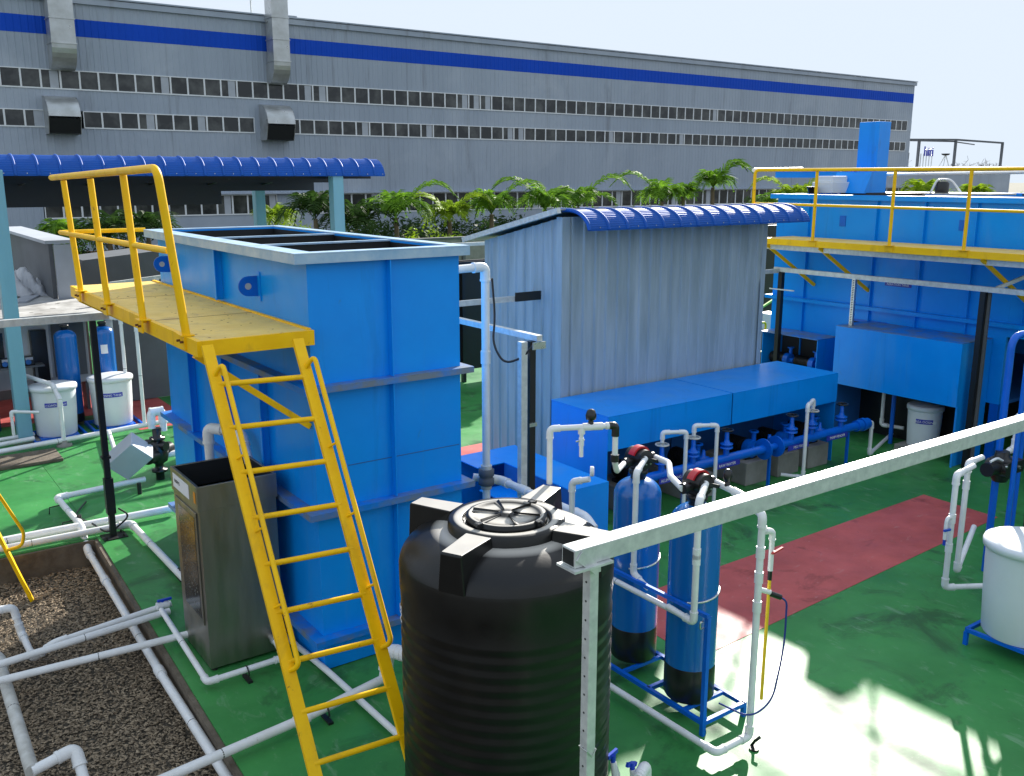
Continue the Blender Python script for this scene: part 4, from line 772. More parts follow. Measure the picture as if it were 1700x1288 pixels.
jt = thing('blue_drum', 'dark blue drum at the left edge inside the shelter', 'drum', (1.75, 19.0, 0)); ob('shell', MB().lathe((1.7, 18.0, 0), [(.22, 0), (.235, .02), (.235, .25), (.242, .27), (.235, .29), (.235, .58), (.242, .60), (.235, .62), (.22, .85), (.08, .87)], 32), 'navy_plastic', jt); ob('cap', MB().cyl((1.7, 18.0, .87), (1.7, 18.0, .9), .06, 16), 'black_plastic', jt)
pvc('small white tap pipe in front of the canopy post', [(2.35, 16.6, .55), (1.95, 16.6, .62), (1.95, 16.6, .22)], .025, marks=False)
for k, (a, b) in enumerate((((4.9, 14.6, .06), (7.7, 14.9, .06)), ((4.8, 16.2, .3), (8, 16.4, .3)))): pvc(('white floor pipe on the green floor seen between open tank and shed', 'white pipe along the foot of the black screen')[k], [a, b], .04)
# ---- tilted valve actuator box
ac = at(238, 745, z=.42); acx, acy = 3.12, 13.45
A = thing('actuator_box', 'grey box actuator tilted over a black valve beside the open tank', 'actuator', (3.2, 13.5, 0))
rot = Matrix.Rotation(R(-38), 4, 'Y')
def rbox(c, hx, hy_, hz_, rt):
    mb = MB().box(-hx, hx, -hy_, hy_, -hz_, hz_); mb.v = [tuple(rt @ V(v) + V(c)) for v in mb.v]; return mb
rt = Matrix.Rotation(R(-35.6), 3, 'Z') @ Matrix.Rotation(R(-40), 3, 'Y') @ Matrix.Rotation(R(28), 3, 'X')
ob('casing', rbox((2.98, 13.40, .48), .25, .15, .19, rt), 'light_grey', A, bev=.01)
ob('arm', MB().cyl((3.15, 13.5, .5), (3.40, 13.6, .52), .05, 12), 'black_plastic', A)
ob('valve_body', MB().lathe((3.42, 13.6, .0), [(.06, 0), (.06, .12), (.11, .125), (.11, .16), (.06, .165), (.06, .24), (.12, .28), (.14, .36), (.14, .50), (.10, .56), (.06, .60), (.11, .605), (.11, .64), (.06, .645), (.06, .78)], 20).cyl((3.22, 13.45, .40), (3.62, 13.75, .40), .11, 16).cyl((3.3, 13.75, .52), (3.5, 13.45, .52), .07, 12), 'black_plastic', A); ob('cable_gland', MB().cyl((3.25, 13.4, .62), (3.30, 13.38, .68), .02, 8), 'black_plastic', A)
pvc('white looped pipe with blue cap on top of the black actuator valve', [(3.36, 13.6, .78), (3.36, 13.6, 1.02), (3.52, 13.6, 1.02), (3.52, 13.6, .72)], .05, marks=False)
pvc('short white pipe running behind the grey actuator box', [(3.35, 16.4, .1), (3.1, 14.8, .1)], .035); pvc('white pipe entering the black valve from the open tank side', [(3.5, 13.6, .35), (4.3, 13.7, .35)], .045)
pvc('white inlet riser with bend behind the stainless tank', [(2.72, 8.9, .1), (2.72, 8.9, 1.92), (2.95, 8.62, 1.90), (2.98, 8.2, 1.72)][:3] + [(2.92, 8.35, 1.66)], .045, marks=False)
# ================================================================== STEEL FRAMES
GZ = 'galvanized'
F1 = thing('steel_frame', 'galvanized steel post and long beam crossing the right foreground before the filter vessels', 'frame', (2.7, 3.15, 0))
fy, fzt = 3.20, 2.60
pA = at(980, 1000, y=fy)
ob('post', MB().box(pA.x - .028, pA.x + .028, fy - .028, fy + .028, 0, fzt - .15), GZ, F1, bev=.004)
for k in range(14): z = 1.1 + k * .1; ob('bolt_hole', MB().cyl((pA.x - .0295, fy, z), (pA.x - .0275, fy, z), .006, 8), 'black_paint', F1)
xl = at(945, 905, y=fy).x
ob('beam', MB().box(xl, 12.5, fy - .045, fy + .055, fzt - .092, fzt), GZ, F1, bev=.005)
ob('beam_end', MB().box(xl - .002, xl - .0005, fy - .035, fy + .045, fzt - .082, fzt - .01), 'dark_void', F1)
ob('bracket', MB().box(xl - .02, xl + .22, fy - .07, fy + .07, fzt - .105, fzt - .093).bar((xl + .02, fy - .05, fzt - .03), (xl + .14, fy - .05, fzt - .13), .008, .05).box(pA.x - .034, pA.x + .034, fy - .034, fy + .034, fzt - .15, fzt - .106), 'galvanized', F1)
ob('wire', MB().tube([(pA.x - .031, fy - .031, 1.50), (pA.x + .0, fy - .035, 1.46), (pA.x + .031, fy - .031, 1.49), (pA.x + .031, fy + .031, 1.5), (pA.x - .031, fy + .031, 1.5), (pA.x - .031, fy - .031, 1.5)], .003, 6), 'bright_steel', F1)
F2_ = thing('steel_frame', 'galvanized beam on a black post behind the yellow platform, left of the open tank', 'frame', (2.33, 11.66, 0))
ob('beam', MB().box(-4, 2.5, 11.62, 11.69, 2.68, 2.76), GZ, F2_); ob('post', MB().box(2.28, 2.35, 11.61, 11.68, .012, 2.67), 'black_paint', F2_, bev=.004)
ob('base_plate', MB().box(2.18, 2.46, 11.52, 11.76, .001, .012), 'black_paint', F2_); ob('bolt', MB().cyl((2.22, 11.56, .012), (2.22, 11.56, .04), .012, 8).cyl((2.42, 11.56, .012), (2.42, 11.56, .04), .012, 8).cyl((2.42, 11.72, .012), (2.42, 11.72, .04), .012, 8), 'black_paint', F2_)
pieces('sleeve', [(2.265, 2.365, 11.595, 11.695, 1.0, 1.03), (2.265, 2.365, 11.595, 11.695, .3, .75)], 'black_paint', F2_)
F3 = thing('steel_frame', 'galvanized beam on paired grey and black posts between open tank and ribbed shed', 'frame', (5.7, 7.65, 0))
ob('beam', MB().box(5.72, 5.79, 7.55, 11.2, 2.66, 2.72), GZ, F3); 
ob('post', MB().box(5.56, 5.64, 7.60, 7.67, 0, 2.66), GZ, F3, bev=.003); ob('post', MB().box(5.67, 5.745, 7.60, 7.67, 0, 2.655), 'black_paint', F3)
pieces('clip', [(5.66, 5.755, 7.585, 7.598, 1.75, 1.79), (5.66, 5.82, 7.53, 7.548, 2.58, 2.655)], 'bright_steel', F3)
ob('cross_beam', MB().box(4.65, 7.72, 10.13, 10.19, 2.68, 2.75), GZ, F3); ob('bracket', MB().box(7.3, 7.715, 10.10, 10.128, 2.68, 2.80), 'black_paint', F3)
F4 = thing('steel_frame', 'galvanized beam frame on black posts in front of the long blue tank', 'frame', (13.6, 9, 0))
ob('beam', MB().box(13.48, 13.56, 3.0, 10.85, 2.68, 2.755), GZ, F4); ob('cross_beam', MB().box(11.9, 13.47, 10.72, 10.79, 2.66, 2.73), GZ, F4)
for y, m in ((10.70, 'black_paint'), (7.06, 'black_paint')): ob('post', MB().box(13.48, 13.56, y - .04, y + .04, 0, 2.68), m, F4)
ob('post', MB().box(13.56, 13.60, 6.98, 7.02, 0, 2.66), 'grey_wall', F4)
sl = ob('slotted_post', MB().box(13.49, 13.545, 9.19, 9.25, 1.4, 2.68), 'bright_steel', F4); h_ = MB()
for k in range(26): z = 1.95 + k * .028; h_.box(13.487, 13.4895, 9.205, 9.235, z, z + .012)
ob('slot', h_, 'black_paint', sl)
ob('diagonal', MB().bar((13.55, 6.9, 2.74), (14.15, 6.35, 3.12), .05), GZ, F4)
ob('clip', MB().bar((13.4, 10.85, 2.38), (13.44, 10.35, 2.38), .02), GZ, F4)
# ---- tall white riser from the open tank with union and cable
pvc('tall white riser pipe leaving the open tank wall near the shed', [(4.53, 7.9, 3.40), (5.32, 7.9, 3.42), (5.32, 7.9, 0.2)], .042, couplings=[(0, .45), (1, .29)])
un_ = thing('pipe_union', 'grey pipe union clamped on the tall white riser', 'union', (5.32, 7.9, 1.1)); ob('nut', MB().lathe((5.32, 7.9, 1.10), [(.07, 0), (.085, .01), (.085, .07), (.07, .08), (.07, .1), (.085, .11), (.085, .17), (.07, .18)], 16), 'grey_wall', un_); ob('sleeve', MB().lathe((5.32, 7.9, 1.06), [(.06, 0), (.06, .26)], 16), 'pvc_dirty', un_)
tag(ob('cable', MB().tube(rounded([(5.39, 7.88, 3.30), (5.42, 7.87, 2.9), (5.38, 7.86, 2.62), (5.45, 7.75, 2.42), (5.6, 7.62, 2.50), (5.69, 7.56, 2.63)], .15, 6), .012, 8), 'black_plastic'), 'black cable drooping from the white riser to the grey beam end', 'cable')
pvc('white pipe sloping from the riser foot toward the black tank', [(5.25, 8.05, 1.16), (5.50, 7.9, 1.12), (5.52, 6.5, 1.12), (5.52, 6.2, .9)], .042, couplings=[(1, .3), (1, .6)])
# thin conduit up the right corner of the open tank
pvc('thin white conduit on the far right corner of the open tank', [(4.62, 8.9, .2), (4.62, 8.9, 2.75), (4.54, 8.9, 2.8)], .022, marks=False)
tag(ob('blue_beam', MB().bar((5.0, 14.9, 1.02), (8.4, 15.0, 1.0), .12), 'blue_frame'), 'blue rail behind the riser pipe seen between open tank and shed', 'rail')
# ================================================================== BLACK WATER TANK
cx, cy, cr = 3.32, 4.70, .70
W = thing('water_tank', 'big round black plastic water tank with a cross ribbed top in the foreground', 'water tank', (cx, cy, 0))
prof = [(cr * .96, 0), (cr * .99, .04)]
z = .08
while z < 1.60: prof += [(cr - .007, z), (cr - .007, z + .01), (cr, z + .035), (cr, z + .055), (cr - .007, z + .08)]; z += .09
prof += [(cr + .002, 1.72), (cr + .004, 1.87), (cr - .002, 1.90)]
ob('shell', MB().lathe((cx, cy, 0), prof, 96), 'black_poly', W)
dome = [(cr - .002, 1.90)] + [(cr - .004 - .33 * t, 1.90 + .185 * math.sin(min(1, (t * 1.0) ** .62) * math.pi / 2)) for t in np.linspace(.01, 1, 22)]
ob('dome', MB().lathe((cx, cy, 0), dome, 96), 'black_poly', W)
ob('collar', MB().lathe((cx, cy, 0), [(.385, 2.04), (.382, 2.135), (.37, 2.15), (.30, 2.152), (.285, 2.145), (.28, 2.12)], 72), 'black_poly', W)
aw = .072
for k in range(4):
    a = R(27 + 90 * k); d = V((math.cos(a), math.sin(a), 0)); n = V((-d.y, d.x, 0)); mb = MB(); p0 = .375; p1 = .705
    vs = []
    for t, w_, zt, zb_ in ((p0, aw * 1.25, 2.150, 2.03), (p1 - .012, aw, 2.150, 1.90), (p1, aw * .97, 2.142, 1.90)):
        for s_ in (-1, 1): q = V((cx, cy, 0)) + d * t + n * s_ * w_; vs += [(q.x, q.y, zt)]
        for s_ in (-1, 1): q = V((cx, cy, 0)) + d * (t + (.0 if t < .5 else -.0)) + n * s_ * (w_ + .02); vs += [(q.x, q.y, zb_)]
    fs = []
    for i in (0, 4): fs += [(i, i + 4, i + 5, i + 1), (i + 2, i + 6, i + 4, i), (i + 1, i + 5, i + 7, i + 3)]
    fs += [(8, 10, 11, 9)]
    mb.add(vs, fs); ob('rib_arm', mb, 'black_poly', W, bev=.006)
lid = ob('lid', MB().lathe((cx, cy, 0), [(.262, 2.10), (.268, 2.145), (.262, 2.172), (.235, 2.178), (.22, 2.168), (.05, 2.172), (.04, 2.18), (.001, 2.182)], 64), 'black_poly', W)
gr = MB()
for k in range(6):
    a = R(k * 60 + 12); d = V((math.cos(a), math.sin(a), 0)); n = V((-d.y, d.x, 0)); c = V((cx, cy, 2.1745))
    gr.add([c + d * .05 - n * .002, c + d * .225 - n * .016, c + d * .225 + n * .016, c + d * .05 + n * .002, c + d * .05 - n * .002 + V((0, 0, .012)), c + d * .225 - n * .016 + V((0, 0, .016)), c + d * .225 + n * .002 + V((0, 0, .003)), c + d * .05 + n * .002 + V((0, 0, .004))],
           [(4, 5, 6, 7), (0, 1, 5, 4), (1, 2, 6, 5), (2, 3, 7, 6), (3, 0, 4, 7)])
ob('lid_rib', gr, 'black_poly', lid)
for a in (R(195), R(15), R(285)): ob('lid_catch', MB().box(cx + .265 * math.cos(a) - .02, cx + .265 * math.cos(a) + .02, cy + .265 * math.sin(a) - .02, cy + .265 * math.sin(a) + .02, 2.13, 2.185).cyl((cx + .29 * math.cos(a), cy + .29 * math.sin(a) - .02, 2.175), (cx + .29 * math.cos(a), cy + .29 * math.sin(a) + .02, 2.175), .012, 8), 'black_plastic', W, bev=.004)
scr = MB()
for k in range(34):                            # handling scratches on the lit side
    a = R(rng.uniform(-28, -2)); z = rng.uniform(.6, 1.75); L = rng.uniform(.02, .075); P = []
    for j in range(3): t = j / 2; aa = a + t * L * .55; P.append(V((cx + (cr + .003) * math.cos(aa), cy + (cr + .003) * math.sin(aa), z + t * L)))
    scr.tube(P, .0022, 4)
ob('scratch', scr, 'scratches', W)
a = R(181); text('lettering', 'NS', .10, 'paper', W, (cx + (cr + .004) * math.cos(R(160)), cy + (cr + .004) * math.sin(R(160)), 1.56), (.0, .0, 1), (math.sin(R(160)), -math.cos(R(160)), 0))
# ---- gantry pipe from tank top to the vessels
g0 = at(912, 803, z=2.15); zt = 2.56
g1 = V((g0.x, g0.y, zt)); g2 = at(1022, 706, z=zt)
G = pvc('white pipe bridge from the black tank top toward the rear valve head', [g0, g1, g2, V((g2.x, g2.y, zt - .26))], .021, elbows=True, marks=False)
gm = g1.lerp(g2, .62); g_ = ob('tee', MB().tube([g1.lerp(g2, .5), g1.lerp(g2, .80)], .028, 14), 'pvc', G)
ob('knob', MB().lathe((gm.x, gm.y, gm.z), [(.02, 0), (.02, .04), (.016, .05), (.036, .055), (.040, .085), (.028, .12), (.01, .13)], 18), 'black_plastic', G)
gt = g1.lerp(g2, .48); tp = ob('tap', MB().cyl((gt.x, gt.y, gt.z), (gt.x, gt.y, gt.z - .22), .015, 12).cyl((gt.x, gt.y, gt.z - .05), (gt.x, gt.y, gt.z - .0), .026, 12).cyl((gt.x, gt.y, gt.z - .14), (gt.x, gt.y, gt.z - .08), .019, 12), 'pvc', G); ob('lever', MB().bar((gt.x - .05, gt.y, gt.z - .10), (gt.x + .03, gt.y, gt.z - .10), .008), 'bright_steel', tp)
ob('elbow', MB().tube(rounded([g2 - (g2 - g1).normalized() * .05, g2, g2 - V((0, 0, .08))], .03), .028, 14), 'black_plastic', G); ob('union', MB().cyl(g2 - V((0, 0, .27)), g2 - V((0, 0, .22)), .03, 14), 'black_plastic', G)
# ================================================================== FILTER VESSELS
VX, VY, WX, WY = 5.28, 4.86, 5.36, 5.62
v1 = vessel(VX, VY, .13, .205, 1.66, 'blue filter vessel, front one of the pair right of the black tank', boot=.30)
v2 = vessel(WX, WY, .13, .205, 1.66, 'blue filter vessel, rear one of the pair with a printed label near its top', boot=.30, paper=(-95, 1.12, .15, 1))
rk = thing('vessel_rack', 'blue tube rack carrying the pair of filter vessels', 'rack', (5.2, 5.1, 0))
fr = MB(); rx0, rx1, ry0, ry1, rz = 5.07, 5.55, 4.50, 5.98, .11
for y in (ry0, ry1, 5.12): fr.bar((rx0, y, rz), (rx1, y, rz), .035)
for x in (rx0, rx1): fr.bar((x, ry0 - .017, rz), (x, ry1 + .017, rz), .035)
for y in (4.72, 5.45): fr.bar((rx0, y, rz), (rx1, y, rz), .03)
ob('base_frame', fr, 'blue_frame', rk)
for x, y in ((rx0, ry0), (rx1, ry0), (rx0, ry1), (rx1, ry1)): ob('leg', MB().box(x - .018, x + .018, y - .018, y + .018, 0, rz - .018), 'blue_frame', rk)
ob('upright', MB().box(rx0 - .018, rx0 + .018, ry0 - .018, ry0 + .018, rz + .018, 1.02), 'blue_frame', rk); ob('upright', MB().box(rx0 - .018, rx0 + .018, ry1 - .018, ry1 + .018, rz + .018, 1.02), 'blue_frame', rk)
ob('cross_rail', MB().bar((rx0 - .02, ry0 - .02, 1.03), (rx0 - .02, ry1 + .3, 1.03), .03), 'blue_frame', rk)
for y in (VY, WY):
    c = MB(); x_ = VX if y < 5 else WX; c.tube([(x_ + .21 * math.cos(a), y + .21 * math.sin(a), 1.05 + .03 * math.cos(a * 1)) for a in np.linspace(-2.6, 1.5, 22)], .009, 6); ob('strap', c, 'bright_steel', rk)
ob('u_bolt', MB().tube(rounded([(rx0 - .03, 4.52, .98), (rx0 - .06, 4.52, .98), (rx0 - .06, 4.52, .92), (rx0 - .02, 4.52, .92)], .02), .008, 8), 'bright_steel', rk)
def valve_head(x, y, z, label):
    t = thing('valve_head', label, 'valve head', (x, y, z), 'black multiport valve heads on the vessels')
    ob('body', MB().cyl((x, y - .09, z + .09), (x, y + .09, z + .09), .085, 28).box(x - .06, x + .06, y - .07, y + .07, z, z + .08).cyl((x - .16, y, z + .07), (x + .16, y, z + .07), .036, 16), 'black_plastic', t, bev=.004)
    mb = MB(); vs = []; N = 16
    for k in range(N + 1):
        a = math.pi * (.08 + .8 * k / N)
        for r_ in (.086, .104):
            for yy in (y - .035, y + .03): vs.append((x + r_ * math.cos(a), yy, z + .095 + r_ * math.sin(a)))
    fs = []
    for k in range(N): i = 4 * k; fs += [(i + 2, i + 6, i + 7, i + 3), (i, i + 4, i + 6, i + 2), (i + 1, i + 3, i + 7, i + 5), (i, i + 1, i + 5, i + 4)]
    mb.add(vs, fs + [(0, 2, 3, 1), (4 * N, 4 * N + 1, 4 * N + 3, 4 * N + 2)]); ob('red_dial', mb, 'red_plastic', t)
    ob('lever', MB().bar((x - .08, y - .11, z + .13), (x + .12, y - .11, z + .06), .018, .03), 'black_paint', t); ob('union_nut', MB().cyl((x + .13, y, z + .07), (x + .17, y, z + .07), .046, 8).cyl((x - .17, y, z + .07), (x - .13, y, z + .07), .046, 8), 'black_plastic', t)
    for q in range(3): ob('screw', MB().cyl((x - .05 + q * .05, y - .098, z + .05), (x - .05 + q * .05, y - .09, z + .05), .008, 8), 'bright_steel', t)
    return t
hz1 = 1.87
valve_head(VX, VY, hz1, 'black valve head with a red dial on the front filter vessel'); valve_head(WX, WY, hz1, 'black valve head with a red dial on the rear filter vessel')
pvc('white pipe from the bridge into the rear valve head', [V((g2.x, g2.y, zt - .27)), V((g2.x + .05, g2.y + .03, 2.2)), (WX - .17, WY, 1.94)], .022, marks=False, elbows=False)
pvc('white pipe linking the rear valve head to the front valve head', [(WX + .17, WY, 1.94), (WX + .10, WY - .26, 1.96), (VX - .05, VY + .25, 1.95), (VX - .17, VY, 1.94)], .026, marks=False, elbows=False)
pvc('white drop pipe with elbow from the rear valve head down its vessel', [(WX - .02, WY - .10, 1.98), (WX - .27, WY - .26, 1.94), (WX - .27, WY - .26, 1.06), (WX - .28, WY - .45, 1.0)], .024, marks=False)
pvc('white drop pipe with union from the front valve head down its vessel', [(VX - .02, VY - .10, 1.98), (VX - .27, VY - .27, 1.93), (VX - .27, VY - .27, .95), (VX - .28, VY, .98)], .026, couplings=[(1, .42), (1, .47)], marks=False)
pvc('white header pipe tied below the blue cross rail of the rack', [(VX - .27, VY - .22, .96), (VX - .27, 6.3, .97)], .024, elbows=False)
pvc('white down pipe left of the rear filter vessel', [(5.05, 5.9, 1.75), (4.98, 6.05, 1.70), (4.98, 6.05, .1)], .026, marks=False)
tag(ob('gauge', MB().cyl((5.1, 5.95, 1.80), (5.12, 5.93, 1.80), .045, 20).cyl((5.12, 5.93, 1.80), (5.123, 5.927, 1.80), .038, 20), 'pvc'), 'small round white gauge behind the rear vessel', 'gauge')
# right hand stand pipe
qx, qy = 5.24, 4.18
S = pvc('tall white stand pipe with a floor bend right of the front filter vessel', [(VX + .17, VY, 1.94), (VX + .13, VY - .34, 1.92), (qx, qy, 1.90), (qx, qy, .10), (4.87, 4.18, .10), (4.85, 5.6, .10)], .027, couplings=[(2, .16), (2, .27), (2, .4)], marks=False)
ob('air_vent', MB().lathe((VX + .15, VY - .17, 1.93), [(.022, 0), (.022, .05), (.016, .055), (.03, .065), (.038, .10), (.030, .14), (.012, .155)], 18), 'black_plastic', S)
pvc('short white branch with red tap at the top of the stand pipe', [(qx, qy, 1.78), (qx + .10, qy - .02, 1.76), (qx + .10, qy - .02, 1.45)], .020, marks=False)
rt_ = thing('red_tap', 'small red handled tap on the stand pipe branch', 'tap', (qx + .1, qy - .02, 1.6)); ob('handle', MB().bar((qx + .07, qy - .05, 1.60), (qx + .19, qy - .05, 1.62), .018, .012), 'red_plastic', rt_); ob('stem', MB().cyl((qx + .10, qy - .05, 1.60), (qx + .10, qy - .02, 1.60), .012, 10), 'bright_steel', rt_)
rd = thing('dip_rod', 'yellow rod with black tip hanging beside the white stand pipe', 'rod', (qx + .06, qy - .03, .6)); ob('rod', MB().cyl((qx + .10, qy - .02, 1.38), (qx + .055, qy - .05, .42), .013, 12), 'rod_yellow', rd); ob('tip', MB().cyl((qx + .10, qy - .02, 1.445), (qx + .10, qy - .02, 1.375), .016, 12), 'black_plastic', rd)
pvc('white side branch holding the black hose gun', [(qx, qy, 1.32), (qx + .10, qy - .03, 1.28)], .02, marks=False, elbows=False)
hs = thing('hose', 'dark blue hose with black nozzle looping from stand pipe to floor frame', 'hose', (qx, qy, .5))
ob('nozzle', MB().cyl((qx + .10, qy - .03, 1.27), (qx + .20, qy - .05, 1.22), .022, 14), 'black_plastic', hs)
ob('hose_line', MB().tube(rounded([(qx + .20, qy - .05, 1.22), (qx + .27, qy - .06, 1.17), (qx + .25, qy - .08, .80), (qx + .12, qy - .1, .40), (qx - .06, qy - .05, .30), (qx - .25, qy + .1, .42)], .3, 8), .0075, 8), 'hose_blue', hs)
tag(ob('pipe_clamp', MB().tube([(qx + .03, qy, .0), (qx + .05, qy - .02, .05), (qx + .02, qy - .05, .08), (qx + .06, qy - .06, .10)], .012, 8).cyl((qx + .02, qy - .04, .0), (qx + .02, qy - .04, .012), .04, 12), 'black_paint'), 'small black pipe clamp lying at the foot of the stand pipe', 'clamp')
for (px, py, lb, kk) in ((1018, 1258, 'blue handled ball valve in the lower right beside the grey post', 0), (1050, 1270, 'blue handled ball valve leaning left of the white elbow', 1)):
    p = at(px, py, z=.45); t = thing('ball_valve', lb, 'valve', (p.x, p.y, .2), 'blue handled ball valves near the frame bottom'); ob('body', MB().tube([p + V((0, 0, -.03)), p + V((.01, -.02, -.12)), p + V((.02, -.03, -.3))], .028, 14, radii=[.02, .03, .028]), 'pvc', t)
    ob('lever', MB().bar(p + V((-.05, 0, .02)), p + V((.05, .02, .03 if kk == 0 else -.02)), .02, .03).cyl(p + V((0, 0, -.03)), p + V((0, 0, .02)), .018, 12), 'valve_blue', t)
p = at(1072, 1270, z=.40); pvc('fat white elbow at the lower edge beside the blue valves', [p + V((-.15, -.08, 0)), p, p + V((.0, -.0, -.4))], .034, marks=False, couplings=[(0, .45)])
# ================================================================== RIGHT HAND GROUP
tb = at(1702, 1062, z=.12); tub(tb.x, tb.y + .05, .385, .90, 'large white brine tub on a blue frame at the right edge', z0=.17, text_=None, group='brine tubs')
fr = thing('blue_stand', 'blue square tube frame under the large white tub at the right edge', 'frame', (tb.x, tb.y, 0)); c0 = at(1605, 1045, z=.15)
mb = MB(); fx0, fy1 = c0.x, c0.y; mb.bar((fx0, fy1, .15), (fx0 + .95, fy1, .15), .035).bar((fx0, fy1, .15), (fx0, fy1 - 1.0, .15), .035).bar((fx0, fy1 - 1.0, .15), (fx0 + .95, fy1 - 1.0, .15), .035).bar((fx0 + .95, fy1, .15), (fx0 + .95, fy1 - 1.0, .15), .035).bar((fx0, fy1 - .35, .15), (fx0 + .95, fy1 - .35, .15), .03).bar((fx0, fy1 - .7, .15), (fx0 + .95, fy1 - .7, .15), .03)
ob('base_frame', mb, 'blue_frame', fr)
for x, y in ((fx0, fy1), (fx0 + .95, fy1), (fx0, fy1 - 1), (fx0 + .95, fy1 - 1)): ob('leg', MB().box(x - .018, x + .018, y - .018, y + .018, 0, .132), 'blue_frame', fr)
e0 = at(1568, 975, z=.25); e1 = at(1588, 948, z=.28)
a1 = V((e0.x, e0.y, 1.42)); b1 = V((e1.x, e1.y, 1.52)); hv = at(1655, 775, y=e1.y)
pA_ = at(1583, 790, y=e0.y); pB_ = at(1618, 765, y=e1.y)
pvc('left one of two white upright pipes at the right edge, with a small blue tap', [(e0.x + 1.0, e0.y - .6, .25), e0, (e0.x, e0.y, pA_.z), (e0.x + .42, e0.y + .06, pA_.z)], .029, couplings=[(1, .36), (1, .62)], marks=False)
pvc('right one of two white upright pipes at the right edge', [(e1.x + .95, e1.y + .35, .45), e1, (e1.x, e1.y, pB_.z), (e1.x + .30, e1.y + .02, pB_.z)], .029, couplings=[(1, .8)], marks=False)
tx_ = thing('tap', 'small white tap with blue handle on the left upright pipe', 'tap', (e0.x - .1, e0.y, .8)); zz = pA_.z * .70
ob('body', MB().tube(rounded([(e0.x, e0.y, zz), (e0.x - .10, e0.y, zz), (e0.x - .10, e0.y, zz - .22)], .05), .018, 12), 'pvc', tx_); ob('handle', MB().bar((e0.x - .16, e0.y - .02, zz - .11), (e0.x - .05, e0.y - .02, zz - .12), .02).cyl((e0.x - .10, e0.y, zz - .22), (e0.x - .10, e0.y, zz - .28), .015, 12), 'valve_blue', tx_)
hp = at(1662, 772, y=e1.y + .1)
H = thing('valve_head', 'large black valve head with steel bolts between the upright pipes and blue tubes', 'valve head', (hp.x, hp.y, hp.z), 'black multiport valve heads on the vessels')
ob('body', MB().cyl((hp.x - .30, hp.y, hp.z + .0), (hp.x + .15, hp.y, hp.z - .02), .075, 20).lathe((hp.x, hp.y, hp.z - .18), [(.07, 0), (.10, .05), (.11, .2), (.12, .22), (.12, .25), (.08, .28), (.07, .34)], 24).cyl((hp.x - .05, hp.y - .12, hp.z - .02), (hp.x - .05, hp.y + .12, hp.z - .02), .085, 18).box(hp.x + .06, hp.x + .30, hp.y - .1, hp.y + .1, hp.z - .1, hp.z + .04), 'black_plastic', H, bev=.006)
ob('bolt', MB().cyl((hp.x - .12, hp.y - .13, hp.z + .03), (hp.x - .12, hp.y - .11, hp.z + .03), .014, 8).cyl((hp.x + .0, hp.y - .135, hp.z + .05), (hp.x + .0, hp.y - .11, hp.z + .05), .014, 8).cyl((hp.x + .02, hp.y - .135, hp.z - .06), (hp.x + .02, hp.y - .11, hp.z - .06), .014, 8).cyl((hp.x + .18, hp.y - .12, hp.z - .03), (hp.x + .18, hp.y - .10, hp.z - .03), .02, 8), 'bright_steel', H)
ob('lever', MB().tube(rounded([(hp.x - .3, hp.y - .03, hp.z + .10), (hp.x - .2, hp.y - .05, hp.z + .13), (hp.x - .05, hp.y - .05, hp.z + .06)], .05), .014, 8), 'pvc', H)
def arch(x, y, z, r, lb, dx=.32):
    t = tag(ob('blue_tube', MB().tube(rounded([(x, y, 0), (x, y, z), (x + dx, y - dx * .1, z)], .16, 8), r, 16), 'blue_frame', loc=(x, y, 0)), lb, 'pipe', 'arched blue tubes'); return t
bt = at(1690, 640, y=hp.y + .02); arch(hp.x + .02, hp.y + .05, at(1700, 556, y=hp.y).z, .038, 'thick blue tube rising through the black valve head and arching off frame'); q = at(1697, 640, y=hp.y - .05)
bt2 = at(1693, 700, y=4.6); arch(bt2.x, 4.6, at(1693, 580, y=4.6).z, .026, 'thinner blue tube behind the thick arch at the right edge')
pvc('small white branch pipe behind the large black valve head at the right edge', [(hp.x + .15, hp.y + .1, hp.z + .05), (hp.x + .5, hp.y + .12, hp.z + .08), (hp.x + .5, hp.y + .12, hp.z + .45), (hp.x + 1.2, hp.y + .1, hp.z + .45)], .03, marks=False)
q2_ = at(1683, 850, y=5.0); arch(q2_.x, 5.0, 1.9, .022, 'slim blue tube standing just behind the thick blue tube')
vs_ = at(1725, 900, y=4.9); vessel(vs_.x, 4.9, .15, .19, 1.55, 'blue filter vessel cut off by the right frame edge', boot=.2)
# ================================================================== LONG BLUE TANK (right)
T2 = thing('long_tank', 'long blue ribbed steel tank with a tower box and walkway along the right background', 'tank', (16.3, 6, 0))
X, XB, Y0, Y1, ZT = 14.2, 18.6, -2.0, 11.42, 4.0
ob('front_wall', MB().box(X, X + .06, 7.0, Y1, .9, ZT).box(X, X + .06, Y0, 6.999, 1.95, ZT), 'blue_paint', T2); ob('side_wall', MB().box(X + .061, XB, Y1 - .06, Y1, .9, ZT), 'blue_paint', T2)
ob('back_wall', MB().box(XB - .06, XB, Y0, Y1 - .061, .9, ZT), 'blue_paint', T2); ob('end_wall', MB().box(X + .061, XB - .061, Y0, Y0 + .06, 1.95, ZT), 'blue_paint', T2)
ob('cover', MB().box(X + .07, XB - .07, Y0 + .07, Y1 - .07, ZT - .12, ZT - .06), 'dark_void', T2); ob('floor_plate', MB().box(X + .07, XB - .07, Y0 + .07, 6.9, 1.95, 1.99).box(X + .07, XB - .07, 6.95, Y1 - .07, .9, .95), 'blue_dull', T2)
